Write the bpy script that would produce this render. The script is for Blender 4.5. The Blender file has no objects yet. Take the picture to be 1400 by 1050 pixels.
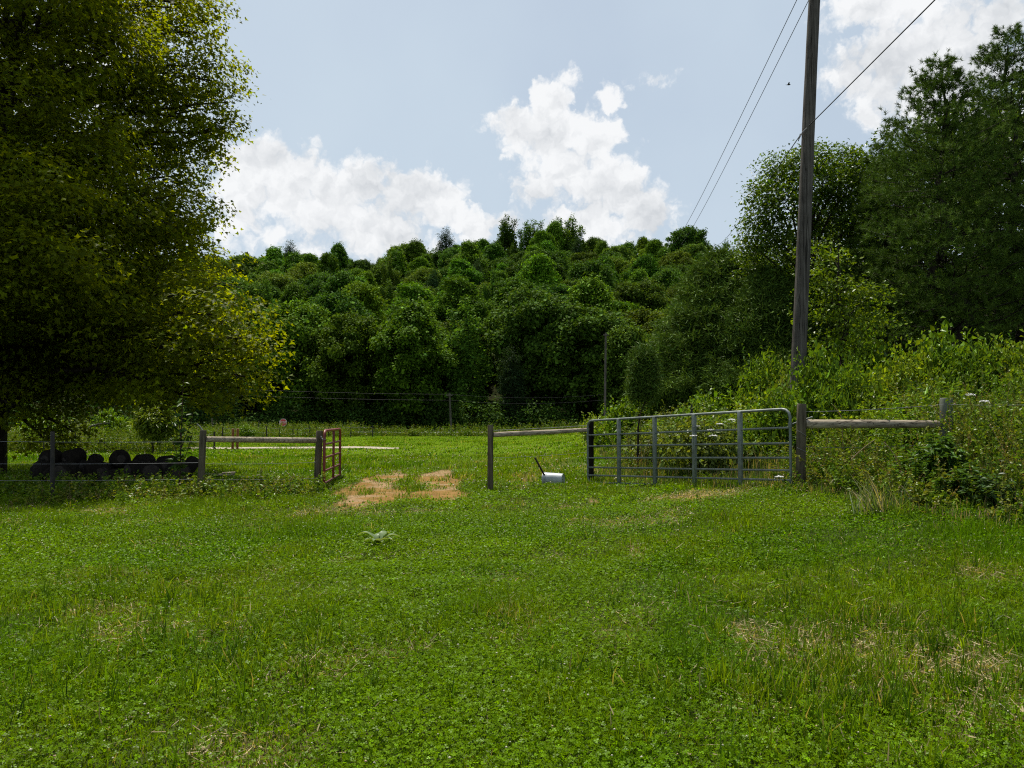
import bpy, math, random
import numpy as np
from mathutils import Vector

SC = bpy.context.scene
COL = SC.collection
RS = np.random.RandomState
R_ = math.radians

# ------------------------------------------------------------------ camera maths
F = 1078.0
PITCH = math.atan(47.0 / 1078.0)
CAM_H = 1.6
SUN_EL, SUN_AZ = R_(66), R_(-24)          # azimuth from +Y towards +X (sun ahead, left)

def at(px, py, y):
    """world point seen at photo pixel (1400x1050) whose world y is given"""
    cx, cy = (px - 700) / F, (525 - py) / F
    dx, dy, dz = cx, math.cos(PITCH) - cy * math.sin(PITCH), math.sin(PITCH) + cy * math.cos(PITCH)
    t = y / dy
    return np.array([dx * t, y, CAM_H + dz * t])

def sstep(a, b, x):
    t = np.clip((x - a) / (b - a), 0, 1)
    return t * t * (3 - 2 * t)

# ------------------------------------------------------------------ value noise
_T = RS(7).rand(256, 256)
def vnoise(x, y):
    x = np.asarray(x, float); y = np.asarray(y, float)
    xi = np.floor(x).astype(int); yi = np.floor(y).astype(int)
    fx = x - xi; fy = y - yi
    fx = fx * fx * (3 - 2 * fx); fy = fy * fy * (3 - 2 * fy)
    a = _T[xi & 255, yi & 255]; b = _T[(xi + 1) & 255, yi & 255]
    c = _T[xi & 255, (yi + 1) & 255]; d = _T[(xi + 1) & 255, (yi + 1) & 255]
    return (a * (1 - fx) + b * fx) * (1 - fy) + (c * (1 - fx) + d * fx) * fy
def fbm(x, y, o=4):
    s, a, t = 0, 0.5, 0
    for i in range(o):
        s = s + a * vnoise(x * 2 ** i + 17.3 * i, y * 2 ** i + 9.1 * i); t += a; a *= 0.5
    return s / t

# ------------------------------------------------------------------ terrain height
_PXK = np.array([-900, 0, 300, 400, 530, 565, 620, 700, 790, 835, 950, 1000, 1100, 1400, 2300.])
_YK = np.array([343, 343, 341, 342, 346, 341, 326, 326, 326, 334, 332, 345, 345, 345, 345.])
_UK = (_PXK - 700) / F
_RK = (572 - _YK) / F * 250 + 1.6 - 13.5 + 3.0 * np.exp(-((_PXK - 745) / 70.0) ** 2)
def hill(x, y):
    u = x / np.maximum(y, 40)
    R = np.interp(u, _UK, _RK)
    t = np.clip((y - 88) / 162, 0, 1)
    h = R * t ** 1.08
    h = h * (1 - 0.5 * sstep(268, 520, y))
    return h * (0.92 + 0.16 * fbm(x / 45 + 3, y / 45, 3))
def ground(x, y):
    x = np.asarray(x, float); y = np.asarray(y, float)
    k = 0.85
    s = 0.16 * k * np.log1p(np.exp(np.clip((x - 1.3) / k, -30, 30)))
    s = s - 0.05 * k * np.log1p(np.exp(np.clip((x - 16) / k, -30, 30)))
    s = np.minimum(s, 4.2)
    s = s * sstep(3, 14, y) * (1 - sstep(52, 80, y))
    b = 0.05 * (fbm(x / 2.2, y / 2.2, 3) - 0.5) + 0.02 * (vnoise(x * 1.7, y * 1.7) - .5)
    road = 0.22 * sstep(72.5, 74.5, y) * (1 - sstep(82, 86, y))
    return s + b * (1 - sstep(45, 70, y)) + hill(x, y) + road
def gz(x, y): return float(ground(x, y))
def gp(px, py):
    """point of the ground under a photo pixel"""
    lo, hi = 2.0, 150.0
    y = 2.0
    while y < 150:
        p = at(px, py, y)
        if p[2] < gz(p[0], p[1]): break
        y *= 1.01
    return at(px, py, y)

# ------------------------------------------------------------------ mesh helpers
class MB:
    """collects triangles / quads; build() links them as ONE mesh object"""
    def __init__(s): s.v = []; s.f3 = []; s.f4 = []; s.c = []; s.n = 0; s.m3 = []; s.m4 = []; s.smooth = False
    def add(s, v, f, col=None, mi=0):
        v = np.asarray(v, float).reshape(-1, 3); f = np.asarray(f, int)
        s.v.append(v)
        if f.size:
            (s.f3 if f.shape[1] == 3 else s.f4).append(f + s.n)
            (s.m3 if f.shape[1] == 3 else s.m4).append(np.full(len(f), mi))
        c = np.ones((len(v), 4))
        if col is not None: c[:, :3] = col
        s.c.append(c); s.n += len(v)
    def build(s, name, mats, parent=None, link=True, loc=(0, 0, 0)):
        me = bpy.data.meshes.new(name)
        V = np.concatenate(s.v); C = np.concatenate(s.c)
        f3 = np.concatenate(s.f3) if s.f3 else np.zeros((0, 3), int)
        f4 = np.concatenate(s.f4) if s.f4 else np.zeros((0, 4), int)
        mi = np.concatenate([np.concatenate(a) if a else np.zeros(0, int) for a in (s.m3, s.m4)])
        me.vertices.add(len(V)); me.vertices.foreach_set('co', V.astype(np.float32).ravel())
        L = np.concatenate([f3.ravel(), f4.ravel()]).astype(np.int32)
        st = np.concatenate([np.arange(len(f3)) * 3, len(f3) * 3 + np.arange(len(f4)) * 4]).astype(np.int32)
        me.loops.add(len(L)); me.loops.foreach_set('vertex_index', L)
        me.polygons.add(len(st)); me.polygons.foreach_set('loop_start', st)
        me.polygons.foreach_set('material_index', mi.astype(np.int32))
        if s.smooth: me.polygons.foreach_set('use_smooth', np.ones(len(st), bool))
        a = me.color_attributes.new('col', 'FLOAT_COLOR', 'POINT')
        a.data.foreach_set('color', C.astype(np.float32).ravel())
        me.update(calc_edges=True)
        for m in (mats if isinstance(mats, (list, tuple)) else [mats]): me.materials.append(m)
        o = bpy.data.objects.new(name, me)
        if link: COL.objects.link(o)
        o.location = loc
        if parent: o.parent = parent
        return o

def tag(o, label=None, cat=None, group=None, kind=None):
    if label: o['label'] = label
    if cat: o['category'] = cat
    if group: o['group'] = group
    if kind: o['kind'] = kind
    return o
def empty(name, loc, label, cat, group=None, rz=0):
    o = bpy.data.objects.new(name, None); COL.objects.link(o)
    o.location = tuple(float(a) for a in loc); o.rotation_euler = (0, 0, rz); o.empty_display_size = .1
    return tag(o, label, cat, group)
def copy_tree(o, label=None, loc=None, rz=0, sc=(1, 1, 1), lean=0):
    c = o.copy(); COL.objects.link(c)
    if label: c['label'] = label
    c.location = tuple(float(a) for a in loc); c.rotation_euler = (lean, 0, rz); c.scale = sc
    for ch in o.children:
        d = ch.copy(); COL.objects.link(d); d.parent = c
    return c

def nrm(a): return a / np.maximum(np.linalg.norm(a, axis=-1, keepdims=True), 1e-9)

def tube(mb, pts, rad, n=8, cap=True, col=None, mi=0, wob=0, seed=0):
    pts = np.asarray(pts, float); rad = np.broadcast_to(np.asarray(rad, float), (len(pts),))
    t = np.gradient(pts, axis=0); t = nrm(t)
    ref = np.array([0, 0, 1.]) if abs(t[0][2]) < .9 else np.array([1., 0, 0])
    a0 = nrm(np.cross(t[0], ref)); A = []
    for i in range(len(pts)):
        a0 = nrm(a0 - t[i] * np.dot(a0, t[i])); A.append(a0)
    A = np.array(A); B = np.cross(t, A)
    th = np.linspace(0, 2 * math.pi, n, endpoint=False)
    r = rad[:, None] * np.ones(n)
    if wob: r = r * (1 + wob * (RS(seed).rand(len(pts), n) - .5))
    V = pts[:, None] + r[..., None] * (np.cos(th)[None, :, None] * A[:, None] + np.sin(th)[None, :, None] * B[:, None])
    m = len(pts); i = np.arange(m - 1)[:, None] * n; j = np.arange(n)[None]; j2 = (j + 1) % n
    f = np.stack([i + j, i + j2, i + n + j2, i + n + j], -1).reshape(-1, 4)
    mb.add(V, f, col, mi)
    if cap:
        for e, k in ((0, 0), (m - 1, 1)):
            ring = V[e]; c = pts[e]
            fv = np.concatenate([ring, c[None]])
            a = np.arange(n); b = (a + 1) % n
            f = np.stack([b, a, np.full(n, n)], 1) if k == 0 else np.stack([a, b, np.full(n, n)], 1)
            mb.add(fv, f, col, mi)

def box(mb, c, size, rot=None, col=None, mi=0, bev=0.0):
    sx, sy, sz = [a / 2 for a in size]
    b = min(bev, sx * .9, sy * .9, sz * .9)
    import bmesh
    from mathutils import Matrix
    bm = bmesh.new(); bmesh.ops.create_cube(bm, size=1)
    bmesh.ops.scale(bm, vec=size, verts=bm.verts)
    if b > 0: bmesh.ops.bevel(bm, geom=bm.edges[:], offset=b, segments=2, affect='EDGES', profile=.5)
    bmesh.ops.triangulate(bm, faces=bm.faces[:])
    bm.verts.ensure_lookup_table()
    V = np.array([v.co[:] for v in bm.verts]); Fa = np.array([[v.index for v in f.verts] for f in bm.faces])
    bm.free()
    if rot is not None: V = V @ np.array(rot).T
    mb.add(V + np.array(c), Fa, col, mi)

def rotm(ax, ay, az):
    from mathutils import Euler
    return np.array(Euler((ax, ay, az)).to_matrix())

# leaf outlines: vertices (along, across, lift), triangles
DIA = (np.array([[0, 0, 0], [.45, .36, .10], [1, 0, -.08], [.45, -.36, .10]]), np.array([[0, 2, 1], [0, 3, 2]]))
MAP = (np.array([[0, 0, 0], [.30, .52, .10], [.50, .20, .02], [1, 0, -.14], [.50, -.20, .02], [.30, -.52, .10]]),
       np.array([[0, 2, 1], [0, 3, 2], [0, 4, 3], [0, 5, 4]]))
SPI = (np.array([[0, .10, 0], [0, -.10, 0], [1, 0, 0]]), np.array([[0, 1, 2]]))
NAR = (np.array([[0, 0, 0], [.4, .15, .06], [1, 0, -.18], [.4, -.15, .06]]), np.array([[0, 2, 1], [0, 3, 2]]))
BLD = (np.array([[0, .5, 0], [0, -.5, 0], [.52, .42, .07], [.52, -.42, .07], [.94, 0, .36]]), np.array([[0, 1, 3], [0, 3, 2], [2, 3, 4]]))
def _clover():
    V = []; T = []
    for k in range(3):
        a = k * 2.094
        R = np.array([[math.cos(a), -math.sin(a), 0], [math.sin(a), math.cos(a), 0], [0, 0, 1]])
        q = np.array([[.03, 0, 0], [.32, .27, .05], [.55, 0, -.02], [.32, -.27, .05]])
        n = len(V) and sum(len(x) for x in V)
        V.append(q @ R.T); T += [[n, n + 2, n + 1], [n, n + 3, n + 2]]
    return np.concatenate(V), np.array(T)
STR = (np.array([[0, .5, 0], [0, -.5, 0], [.5, .5, .01], [.5, -.5, .01], [1, 0, .04]]), np.array([[0, 1, 3], [0, 3, 2], [2, 3, 4]]))
CLO = _clover()

def leaves(mb, P, N, T, S, shape, col, W=None):
    V0, T0 = shape; n = len(P)
    if n == 0: return
    N = nrm(N); T = nrm(T - N * (T * N).sum(1, keepdims=True)); B = np.cross(N, T)
    S = np.broadcast_to(np.asarray(S, float), (n,)); W = S if W is None else np.broadcast_to(W, (n,))
    V = P[:, None] + S[:, None, None] * (V0[None, :, 0:1] * T[:, None] + V0[None, :, 2:3] * N[:, None]) + W[:, None, None] * V0[None, :, 1:2] * B[:, None]
    k = len(V0)
    f = (np.arange(n) * k)[:, None, None] + T0[None]
    mb.add(V, f.reshape(-1, 3), np.repeat(col, k, 0))

def tint(rs, n, base, var=.25, hue=.12):
    b = np.asarray(base, float)
    c = b[None] * np.exp(var * rs.randn(n, 1))
    h = rs.randn(n, 1) * hue
    return np.clip(c * np.concatenate([1 + h, 1 + .25 * h, 1 - h], 1), .003, .9)

def rdir(rs, n): return nrm(rs.randn(n, 3))

def sprays(rs, lobes, per_m2, k, spread, flat, shell=.55, gap=.0, low=1.0, bmp=.24):
    """spray centres over lobes, then k leaves around each: returns points, outward dirs"""
    P, O = [], []
    for (c, r) in lobes:
        c = np.asarray(c, float); r = np.broadcast_to(np.asarray(r, float), (3,))
        area = 4 * math.pi * (np.prod(r) ** (2 / 3))
        m = max(3, int(area * per_m2))
        d = rdir(rs, m)
        keep = (d[:, 2] > -.35) | (rs.rand(m) < low)
        d = d[keep]; m = len(d)
        rad = shell + (1 - shell) * rs.rand(m, 1) ** .6
        bump = 1 + bmp * np.sin(d[:, :1] * 7 + c[0]) * np.cos(d[:, 1:2] * 6 + c[1]) + .12 * rs.randn(m, 1)
        p = c + d * r * rad * bump
        P.append(p); O.append(d)
    P = np.concatenate(P); O = np.concatenate(O)
    if gap:
        g = np.sin(P[:, 0] * 1.9 + 1) * np.sin(P[:, 1] * 2.1) * np.sin(P[:, 2] * 2.3 + 2)
        kp = g < (1 - gap); P = P[kp]; O = O[kp]
    m = len(P)
    off = rs.randn(m, k, 3) * np.array([spread, spread, spread * flat])
    # droop outward edge of the spray
    hd = O.copy(); hd[:, 2] = 0
    dro = (off * hd[:, None]).sum(2)
    off[..., 2] -= .35 * np.abs(dro) * (dro > 0)
    return (P[:, None] + off).reshape(-1, 3), np.repeat(O, k, 0), np.repeat(np.arange(m), k)

def leafy(mb, rs, lobes, per_m2, k, spread, flat, size, shape, base, up=.8, rnd=.6, out=.35, **kw):
    var = kw.pop('var', .22); hue = kw.pop('hue', .10); svar = kw.pop('svar', .25)
    P, O, idx = sprays(rs, lobes, per_m2, k, spread, flat, **kw)
    n = len(P)
    N = np.array([0, 0, up]) + rnd * rs.randn(n, 3) + out * O
    T = O * np.array([1, 1, .3]) + .7 * rs.randn(n, 3) + np.array([0, 0, -.35])
    S = size * np.exp(svar * rs.randn(n))
    sp = np.exp(.16 * rs.randn(idx.max() + 1))[idx][:, None]
    leaves(mb, P, N, T, S, shape, tint(rs, n, base, var, hue) * sp)
    return n

def limb(mb, rs, a, b, r0, r1, n=6, sag=.0, sides=6, rise=.15):
    a = np.asarray(a, float); b = np.asarray(b, float)
    t = np.linspace(0, 1, n)[:, None]
    L = np.linalg.norm(b - a)
    p = a + (b - a) * t + np.array([0, 0, 1.]) * (rise * L * np.sin(t * math.pi)) + .03 * L * rs.randn(n, 3) * np.sin(t * math.pi)
    tube(mb, p, np.linspace(r0, r1, n), sides, cap=False, wob=.2, seed=rs.randint(999))
    return p

# ------------------------------------------------------------------ materials
def mat(name):
    m = bpy.data.materials.new(name); m.use_nodes = True
    nt = m.node_tree; b = nt.nodes['Principled BSDF']
    return m, nt, b
def L(nt, a, b): nt.links.new(a, b)
def node(nt, t, **kw):
    n = nt.nodes.new(t)
    for k, v in kw.items(): setattr(n, k, v)
    return n
def leaf_mat(name, trans=.35, rough=.5, tcol=(1.25, 1.15, .45), rand=0.0, spec=.35, gain=1.0):
    m, nt, b = mat(name)
    at_ = node(nt, 'ShaderNodeAttribute', attribute_name='col')
    src = at_.outputs['Color']
    if rand:
        oi = node(nt, 'ShaderNodeObjectInfo')
        hs = node(nt, 'ShaderNodeHueSaturation')
        mr = node(nt, 'ShaderNodeMapRange'); mr.inputs['To Min'].default_value = 1 - rand; mr.inputs['To Max'].default_value = 1 + rand
        L(nt, oi.outputs['Random'], mr.inputs['Value']); L(nt, mr.outputs[0], hs.inputs['Value'])
        mh = node(nt, 'ShaderNodeMath', operation='MULTIPLY'); mh.inputs[1].default_value = 7.31
        fr = node(nt, 'ShaderNodeMath', operation='FRACT')
        L(nt, oi.outputs['Random'], mh.inputs[0]); L(nt, mh.outputs[0], fr.inputs[0])
        m2 = node(nt, 'ShaderNodeMapRange'); m2.inputs['To Min'].default_value = .490; m2.inputs['To Max'].default_value = .518
        L(nt, fr.outputs[0], m2.inputs['Value']); L(nt, m2.outputs[0], hs.inputs['Hue'])
        L(nt, src, hs.inputs['Color']); src = hs.outputs['Color']
    L(nt, src, b.inputs['Base Color'])
    b.inputs['Roughness'].default_value = rough
    b.inputs['Specular IOR Level'].default_value = spec
    tr = node(nt, 'ShaderNodeBsdfTranslucent')
    mx = node(nt, 'ShaderNodeMix', data_type='RGBA', blend_type='MULTIPLY'); mx.inputs[0].default_value = 1
    mx.inputs[7].default_value = (*tcol, 1)
    L(nt, src, mx.inputs[6]); L(nt, mx.outputs[2], tr.inputs['Color'])
    ms = node(nt, 'ShaderNodeMixShader'); ms.inputs[0].default_value = trans
    L(nt, b.outputs[0], ms.inputs[1]); L(nt, tr.outputs[0], ms.inputs[2])
    L(nt, ms.outputs[0], nt.nodes['Material Output'].inputs['Surface'])
    return m
def wood_mat(name, c1, c2, scale=(14, 14, 1.2), rough=.85, bump=.4, crack=None, axis_obj=True):
    m, nt, b = mat(name)
    tc = node(nt, 'ShaderNodeTexCoord'); mp = node(nt, 'ShaderNodeMapping'); mp.inputs['Scale'].default_value = scale
    L(nt, tc.outputs['Object'], mp.inputs[0])
    nz = node(nt, 'ShaderNodeTexNoise'); nz.inputs['Scale'].default_value = 1.0; nz.inputs['Detail'].default_value = 6; nz.inputs['Roughness'].default_value = .65
    L(nt, mp.outputs[0], nz.inputs['Vector'])
    cr = node(nt, 'ShaderNodeValToRGB'); cr.color_ramp.elements[0].position = .32; cr.color_ramp.elements[1].position = .68
    cr.color_ramp.elements[0].color = (*c1, 1); cr.color_ramp.elements[1].color = (*c2, 1)
    L(nt, nz.outputs[0], cr.inputs[0])
    n2 = node(nt, 'ShaderNodeTexNoise'); n2.inputs['Scale'].default_value = 2.5; n2.inputs['Detail'].default_value = 3
    L(nt, tc.outputs['Object'], n2.inputs['Vector'])
    mx = node(nt, 'ShaderNodeMix', data_type='RGBA', blend_type='MULTIPLY'); mx.inputs[0].default_value = .7
    r2 = node(nt, 'ShaderNodeValToRGB'); r2.color_ramp.elements[0].position = .3; r2.color_ramp.elements[0].color = (.45, .45, .45, 1); r2.color_ramp.elements[1].position = .65
    L(nt, n2.outputs[0], r2.inputs[0]); L(nt, cr.outputs[0], mx.inputs[6]); L(nt, r2.outputs[0], mx.inputs[7])
    out = mx.outputs[2]
    if crack:
        m3 = node(nt, 'ShaderNodeMapping'); m3.inputs['Scale'].default_value = crack; L(nt, tc.outputs['Object'], m3.inputs[0])
        n3 = node(nt, 'ShaderNodeTexNoise'); n3.inputs['Scale'].default_value = 1; n3.inputs['Detail'].default_value = 3; L(nt, m3.outputs[0], n3.inputs['Vector'])
        r3 = node(nt, 'ShaderNodeValToRGB'); e = r3.color_ramp.elements; e[0].position = .475; e[0].color = (1, 1, 1, 1); e[1].position = .525; e[1].color = (1, 1, 1, 1)
        k = e.new(.5); k.color = (.12, .11, .10, 1)
        L(nt, n3.outputs[0], r3.inputs[0]); x3 = node(nt, 'ShaderNodeMix', data_type='RGBA', blend_type='MULTIPLY'); x3.inputs[0].default_value = 1
        L(nt, out, x3.inputs[6]); L(nt, r3.outputs[0], x3.inputs[7]); out = x3.outputs[2]
    L(nt, out, b.inputs['Base Color'])
    b.inputs['Roughness'].default_value = rough; b.inputs['Specular IOR Level'].default_value = .12
    bp = node(nt, 'ShaderNodeBump'); bp.inputs['Strength'].default_value = bump; bp.inputs['Distance'].default_value = .02
    L(nt, nz.outputs[0], bp.inputs['Height']); L(nt, bp.outputs[0], b.inputs['Normal'])
    return m
def noisy_mat(name, c1, c2, scale=4, rough=.6, metal=0, bump=.1, spec=.4, detail=5, lo=.35, hi=.65):
    m, nt, b = mat(name)
    tc = node(nt, 'ShaderNodeTexCoord')
    nz = node(nt, 'ShaderNodeTexNoise'); nz.inputs['Scale'].default_value = scale; nz.inputs['Detail'].default_value = detail; nz.inputs['Roughness'].default_value = .65
    L(nt, tc.outputs['Object'], nz.inputs['Vector'])
    cr = node(nt, 'ShaderNodeValToRGB'); cr.color_ramp.elements[0].position = lo; cr.color_ramp.elements[1].position = hi
    cr.color_ramp.elements[0].color = (*c1, 1); cr.color_ramp.elements[1].color = (*c2, 1)
    L(nt, nz.outputs[0], cr.inputs[0]); L(nt, cr.outputs[0], b.inputs['Base Color'])
    b.inputs['Roughness'].default_value = rough; b.inputs['Metallic'].default_value = metal; b.inputs['Specular IOR Level'].default_value = spec
    if bump:
        bp = node(nt, 'ShaderNodeBump'); bp.inputs['Strength'].default_value = bump; bp.inputs['Distance'].default_value = .02
        L(nt, nz.outputs[0], bp.inputs['Height']); L(nt, bp.outputs[0], b.inputs['Normal'])
    return m

M = {}
M['leaf'] = leaf_mat('leaf', .36, rough=.36, spec=.10, tcol=(1.25, 1.15, .3))
M['maple_leaf'] = leaf_mat('maple_leaf', .46, tcol=(3.1, 2.65, .35), spec=.05)
M['hill_leaf'] = leaf_mat('hill_leaf', .28, rand=.34, spec=.03, rough=.6)
M['needle'] = leaf_mat('needle', .18, spec=.04, rough=.55, tcol=(1.1, 1.1, .5))
M['grass'] = leaf_mat('grass', .42, spec=.06, rough=.36, tcol=(1.2, 1.15, .25))
M['flower'] = leaf_mat('flower', .2, spec=.1, rough=.8, tcol=(1, 1, 1))
M['bark'] = wood_mat('bark', (.014, .011, .008), (.050, .040, .030), (9, 9, 2))
M['post'] = wood_mat('post_wood', (.055, .045, .028), (.16, .135, .092), (22, 22, 1.5))
M['rail'] = wood_mat('rail_wood', (.20, .16, .11), (.50, .43, .32), (1.5, 26, 26), crack=(.7, 12, 12))
M['greenpost'] = wood_mat('treated_post', (.075, .085, .065), (.16, .17, .13), (22, 22, 1.5))
M['pole'] = wood_mat('pole_wood', (.058, .050, .042), (.170, .152, .132), (30, 30, .55), bump=.8, crack=(13, 13, .22))
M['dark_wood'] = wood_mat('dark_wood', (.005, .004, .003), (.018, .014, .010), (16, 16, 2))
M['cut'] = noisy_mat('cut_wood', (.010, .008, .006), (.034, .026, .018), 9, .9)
M['galv'] = noisy_mat('galvanised', (.088, .106, .092), (.17, .20, .175), 7, .5, .12, .03, .5)
M['red'] = noisy_mat('red_paint', (.10, .016, .013), (.19, .030, .025), 6, .42, 0, .03, .35)
M['rust'] = noisy_mat('rusty_pipe', (.16, .05, .02), (.32, .12, .045), 8, .8)
M['wire'] = noisy_mat('wire_metal', (.13, .13, .13), (.24, .24, .24), 9, .7, 0, 0, .2)
M['cable'] = noisy_mat('black_cable', (.012, .012, .014), (.03, .03, .035), 9, .6, 0, 0)
M['tpost'] = noisy_mat('post_steel', (.012, .011, .010), (.035, .028, .022), 9, .7)
M['bucket'] = noisy_mat('bucket_plastic', (.26, .29, .30), (.42, .45, .46), 3, .42, 0, .02, .5)
M['bird'] = noisy_mat('bird_feather', (.02, .02, .022), (.05, .05, .05), 9, .7)
M['signred'] = noisy_mat('sign_red', (.34, .03, .035), (.46, .05, .05), 4, .4, 0, 0)
M['signwhite'] = noisy_mat('sign_white', (.6, .6, .6), (.75, .75, .75), 4, .4, 0, 0)

def ground_mat(name):
    m, nt, b = mat(name)
    a = node(nt, 'ShaderNodeAttribute', attribute_name='col')
    tc = node(nt, 'ShaderNodeTexCoord')
    n1 = node(nt, 'ShaderNodeTexNoise'); n1.inputs['Scale'].default_value = 9; n1.inputs['Detail'].default_value = 8; n1.inputs['Roughness'].default_value = .7
    L(nt, tc.outputs['Object'], n1.inputs['Vector'])
    r = node(nt, 'ShaderNodeMapRange'); r.inputs['From Min'].default_value = .3; r.inputs['From Max'].default_value = .7
    r.inputs['To Min'].default_value = .55; r.inputs['To Max'].default_value = 1.4
    L(nt, n1.outputs[0], r.inputs['Value'])
    mx = node(nt, 'ShaderNodeMix', data_type='RGBA', blend_type='MULTIPLY'); mx.inputs[0].default_value = 1
    L(nt, a.outputs['Color'], mx.inputs[6]); L(nt, r.outputs[0], mx.inputs[7]); L(nt, mx.outputs[2], b.inputs['Base Color'])
    b.inputs['Roughness'].default_value = .95; b.inputs['Specular IOR Level'].default_value = 0
    bp = node(nt, 'ShaderNodeBump'); bp.inputs['Strength'].default_value = .6; bp.inputs['Distance'].default_value = .03
    L(nt, n1.outputs[0], bp.inputs['Height']); L(nt, bp.outputs[0], b.inputs['Normal'])
    return m
M['ground'] = ground_mat('field_soil')
M['dirt'] = ground_mat('red_dirt')
M['gravel'] = noisy_mat('pale_gravel', (.16, .13, .09), (.42, .37, .29), 14, .95, 0, .5)
M['road'] = noisy_mat('road_asphalt', (.16, .16, .155), (.24, .24, .235), 6, .9)

# ------------------------------------------------------------------ ground masks (world space)
def blob(x, y, cx, cy, rx, ry): return 1 - np.sqrt(((x - cx) / rx) ** 2 + ((y - cy) / ry) ** 2)
def pxblob(px0, py0, px1, py1):
    a = gp((px0 + px1) / 2, py1); b = gp((px0 + px1) / 2, py0)
    cy = (a[1] + b[1]) / 2; ry = abs(b[1] - a[1]) / 2
    cx = (a[0] + b[0]) / 2; rx = (px1 - px0) / 2 / F * cy
    return cx, cy, rx, ry
DIRT = [pxblob(470, 668, 560, 696), pxblob(486, 645, 548, 680), pxblob(565, 646, 628, 668), pxblob(555, 669, 640, 690), pxblob(500, 655, 540, 690), pxblob(580, 655, 630, 684), pxblob(540, 672, 590, 688)]
BARE = [pxblob(900, 672, 1010, 692), pxblob(795, 676, 830, 700), pxblob(835, 640, 880, 658)]
def dirt_mask(x, y):
    m = np.full(np.shape(x), -9.0)
    for b in DIRT: m = np.maximum(m, blob(x, y, *b))
    m2 = np.full(np.shape(x), -9.0)
    for b in BARE: m2 = np.maximum(m2, blob(x, y, *b) - .35)
    m = np.maximum(m, m2 - .25)
    return m + .10 + 1.25 * (fbm(x * 1.9, y * .42, 4) - .5) + .5 * (fbm(x * 6, y * 1.6, 3) - .5)
DRYB = [(pxblob(690, 650, 750, 668), 1.), (pxblob(960, 835, 1460, 1030), .78), (pxblob(90, 850, 260, 900), .55), (pxblob(780, 850, 880, 915), .5),
        (pxblob(640, 830, 780, 930), .35), (pxblob(860, 670, 1050, 692), .9), (pxblob(290, 665, 380, 684), .9), (pxblob(270, 842, 350, 900), .45),
        (pxblob(790, 630, 830, 660), .8), (pxblob(840, 750, 900, 775), .5), (pxblob(990, 845, 1050, 880), .7), (pxblob(720, 625, 800, 655), .45)]
def dry_mask(x, y):
    m = np.zeros(np.shape(x))
    n = fbm(x * 1.4 + 5, y * 1.4, 4)
    for b, w in DRYB: m = np.maximum(m, w * sstep(-.1, .7, blob(x, y, *b) + 1.6 * (n - .5)))
    m = np.maximum(m, .55 * sstep(.60, .78, fbm(x * .9 + 40, y * .9, 4)))
    return m

def lawn_edge(y):            # x where the uncut weeds of the bank begin (right of it)
    return np.interp(y, [0, 6, 8, 9.1, 10.6, 12.4, 13, 17.6, 18.5, 24, 34, 50, 60], [7.2, 6.6, 6.1, 5.5, 4.95, 4.6, 4.3, 1.9, 2.3, 3.2, 3.7, 5.5, 9])

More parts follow.
